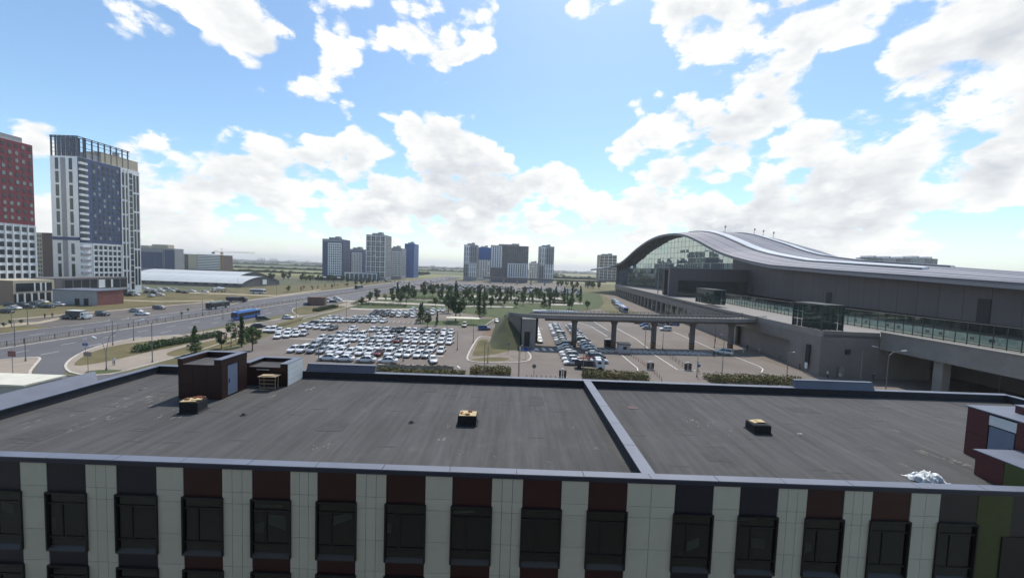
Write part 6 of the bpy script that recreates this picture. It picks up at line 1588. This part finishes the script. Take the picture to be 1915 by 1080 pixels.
sk = thing('power_cabinet', 'black cabinet box beside the kerb left of the guard booth', 'cabinet', (*G(1136, 648), .07), .1); ob('body', MB().box(-.9, .9, -.6, .6, .1, 2.1).make('body', M_cab), sk); ob('lid', MB().box(-.95, .95, -.65, .65, 2.1, 2.2).make('lid', M_cabw), sk); ob('door', MB().box(-.7, .7, -.63, -.6, .3, 1.9).make('door', M_frame), sk)
# concrete blocks at the near edge of the car park
M_block = mat('concrete_block', (.29,.25,.20), .9, var=.2, scale=1.5, objrand=.1)
for i, px in enumerate((716,729,738,747,760,776,788,802,814,826,838)):
    x, y = G(px, 690.5 + (px - 716) * .02); w = 1.15
    b = thing('concrete_block', f'grey concrete barrier block, {ORD[i]} from the left in the row', 'block', (x, y, .06), U(-.06, .06), 'concrete blocks along the near edge of the car park')
    ob('body', MB().loft([[(-w, -.5, 0), (w, -.5, 0), (w, .5, 0), (-w, .5, 0)], [(-w, -.48, .15), (w, -.48, .15), (w, .48, .15), (-w, .48, .15)], [(-w * .97, -.32, 1.05), (w * .97, -.32, 1.05), (w * .97, .32, 1.05), (-w * .97, .32, 1.05)]]).make('body', M_block), b)
    ob('lifting_eye', MB().tube([(-.15, 0, 1.05), (-.1, 0, 1.15), (.1, 0, 1.15), (.15, 0, 1.05)], .02, 5).make('lifting_eye', M_mull), b)
# pale roofed shelters
for (px0, px1, py, l) in ((833, 898, 606, 'long cream roofed car shelter at the lawn edge'),):
    a, b = G(px0, py), G(px1, py); t = thing('carport', l, 'shelter', (a[0], a[1], .06)); L = b[0] - a[0]
    ob('roof', MB().loft([[(0, 0, 2.3), (L, 0, 2.3), (L - .5, 2.6, 2.55), (.3, 2.6, 2.55)], [(0, 0, 2.4), (L, 0, 2.4), (L - .5, 2.6, 2.65), (.3, 2.6, 2.65)]]).make('roof', mat('cream_sheet', (.70,.66,.50), .5)), t)
    for k in range(5): ob('post', MB().cyl(.3 + (L - .6) * k / 4, 1.6, 0, 2.42, .05, .05, 6).make('post', M_pole), t)
kx, ky = -80.5, 49.3
kq = thing('kiosk', 'pale flat roofed kiosk building at the lower left beyond the roof', 'kiosk', (kx, ky, 0)); ob('wall', MB().box(0, 14.6, 0, 4.2, 0, 3.7).make('wall', mat('kiosk_wall', (.40,.42,.41), .8, var=.06, scale=.6)), kq); ob('roof', MB().box(-.3, 14.9, -.3, 4.5, 3.7, 3.95).make('roof', mat('kiosk_roof', (.62,.60,.50), .7, var=.08, scale=.6)), kq); ob('door', MB().box(14.58, 14.65, 1, 2.2, 0, 2.2).make('door', M_door), kq)

# people: one continuous figure each, a few pixels tall
M_skin = mat('skin', (.45,.28,.20), .6)
def person_mesh(walk, top, legs):
    V = [(0,0,.93),(0,0,1.12),(0,0,1.36),(0,0,1.48),(0,.01,1.60),(0,.0,1.74), (-.10,0,.90),(-.11,.10*walk,.50),(-.11,-.02*walk,.09),(-.11,.14,.05) , (.10,0,.90),(.11,-.06*walk,.50),(.11,-.24*walk,.10),(.11,.12-.2*walk,.05), (-.19,0,1.40),(-.24,-.04*walk,1.13),(-.23,.06*walk,.88), (.19,0,1.40),(.24,.05*walk,1.13),(.23,.16*walk,.90)]
    E_ = [(0,1),(1,2),(2,3),(3,4),(4,5),(0,6),(6,7),(7,8),(8,9),(0,10),(10,11),(11,12),(12,13),(2,14),(14,15),(15,16),(2,17),(17,18),(18,19)]
    rad = [.15,.14,.17,.065,.10,.085,.10,.075,.055,.045,.10,.075,.055,.045,.075,.055,.045,.075,.055,.045]
    me = bpy.data.meshes.new('person'); me.from_pydata(V, E_, [])
    o = bpy.data.objects.new('tmp', me); C.objects.link(o); o.modifiers.new('s', 'SKIN')
    for i, r in enumerate(rad): me.skin_vertices[0].data[i].radius = (r, r * .85)
    me.skin_vertices[0].data[0].use_root = True
    sb = o.modifiers.new('u', 'SUBSURF'); sb.levels = 1
    bpy.context.view_layer.update(); dg = bpy.context.evaluated_depsgraph_get(); m2 = bpy.data.meshes.new_from_object(o.evaluated_get(dg)); bpy.data.objects.remove(o)
    m2.materials.clear()
    for m in (top, legs, M_skin, M_trim): m2.materials.append(m)
    for p in m2.polygons:
        z, ax = p.center.z, abs(p.center.x)
        p.material_index = 2 if (z > 1.45 and z < 1.70) or (ax > .19 and z < .97) else (3 if z >= 1.70 or z < .10 else (0 if z > .92 else 1)); p.use_smooth = True
    return m2
cloth = lambda n, c: mat('cloth_' + n, c, .85)
for (px, py, wk, tp, lg, rz, l) in ((213,684,1,('white',(.65,.65,.63)),('black',(.03,.03,.035)),.8,'person in a white shirt walking on the pavement by the corner lamp'), (1335,667,1,('black',(.03,.03,.035)),('black',(.03,.03,.035)),2.5,'person in black walking across the barrier yard'), (1337,641,1,('black',(.03,.03,.035)),('navy',(.03,.04,.08)),.5,'person in dark clothes by the lamp pole under the flyover end'), (1288,631,1,('grey',(.12,.12,.13)),('black',(.03,.03,.035)),1.5,'person in grey near the wall line beyond the flyover'),
        (1390,661,0,('pale',(.55,.54,.50)),('pale',(.55,.54,.50)),0,'person in pale clothes at the station wall, nearer the column'), (1420,661,0,('pale',(.55,.54,.50)),('beige',(.40,.36,.30)),0,'person in pale clothes alone at the stone wall'), (1397,655,0,('black',(.03,.03,.035)),('black',(.03,.03,.035)),0,'person in black standing behind the pale one'), (1495,691,1,('black',(.03,.03,.035)),('navy',(.03,.04,.08)),1,'person in black at the foot of the stone corner block'), (1530,697,0,('white',(.65,.65,.63)),('beige',(.40,.36,.30)),.3,'person in white by the stone block corner'), (1547,707,1,('white',(.65,.65,.63)),('black',(.03,.03,.035)),1.1,'person in a white shirt and dark trousers before the stone wall'), (1570,712,0,('beige',(.40,.36,.30)),('grey',(.12,.12,.13)),2,'person in beige near the plain white lamp post'), (1633,712,1,('black',(.03,.03,.035)),('black',(.03,.03,.035)),2,'person in black by the undercroft entrance'), (1458,674,0,('grey',(.12,.12,.13)),('grey',(.12,.12,.13)),2,'person in grey at the recessed station wall'),
        (84,595,0,('black',(.03,.03,.035)),('black',(.03,.03,.035)),0,'dark dressed person on the dry verge, left of two'), (98,594,0,('navy',(.03,.04,.08)),('black',(.03,.03,.035)),1,'dark dressed person on the dry verge nearer the van')):
    x, y = G(px, py); tag(ob('person', person_mesh(wk, cloth(*tp), cloth(*lg)), None, (x, y, .08), rz, (1.0, 1.0, 1.02)), l, 'person', 'people on foot')

# ---------------------------------------------------------------- air
hz_m = bpy.data.materials.new('air_haze'); hz_m.use_nodes = True
hn = hz_m.node_tree
for n_ in list(hn.nodes):
    if n_.type != 'OUTPUT_MATERIAL': hn.nodes.remove(n_)
pv_ = hn.nodes.new('ShaderNodeVolumePrincipled')
pv_.inputs['Color'].default_value = (.93, .96, 1.0, 1); pv_.inputs['Density'].default_value = 0.00016; pv_.inputs['Anisotropy'].default_value = 0.2
hn.links.new(pv_.outputs[0], hn.nodes['Material Output'].inputs['Volume'])
hb = ob('haze', MB().box(-9100, 9100, -700, 9100, -1.0, 110).make('haze', hz_m)); hb['kind'] = 'stuff'
sc.cycles.volume_bounces = 0
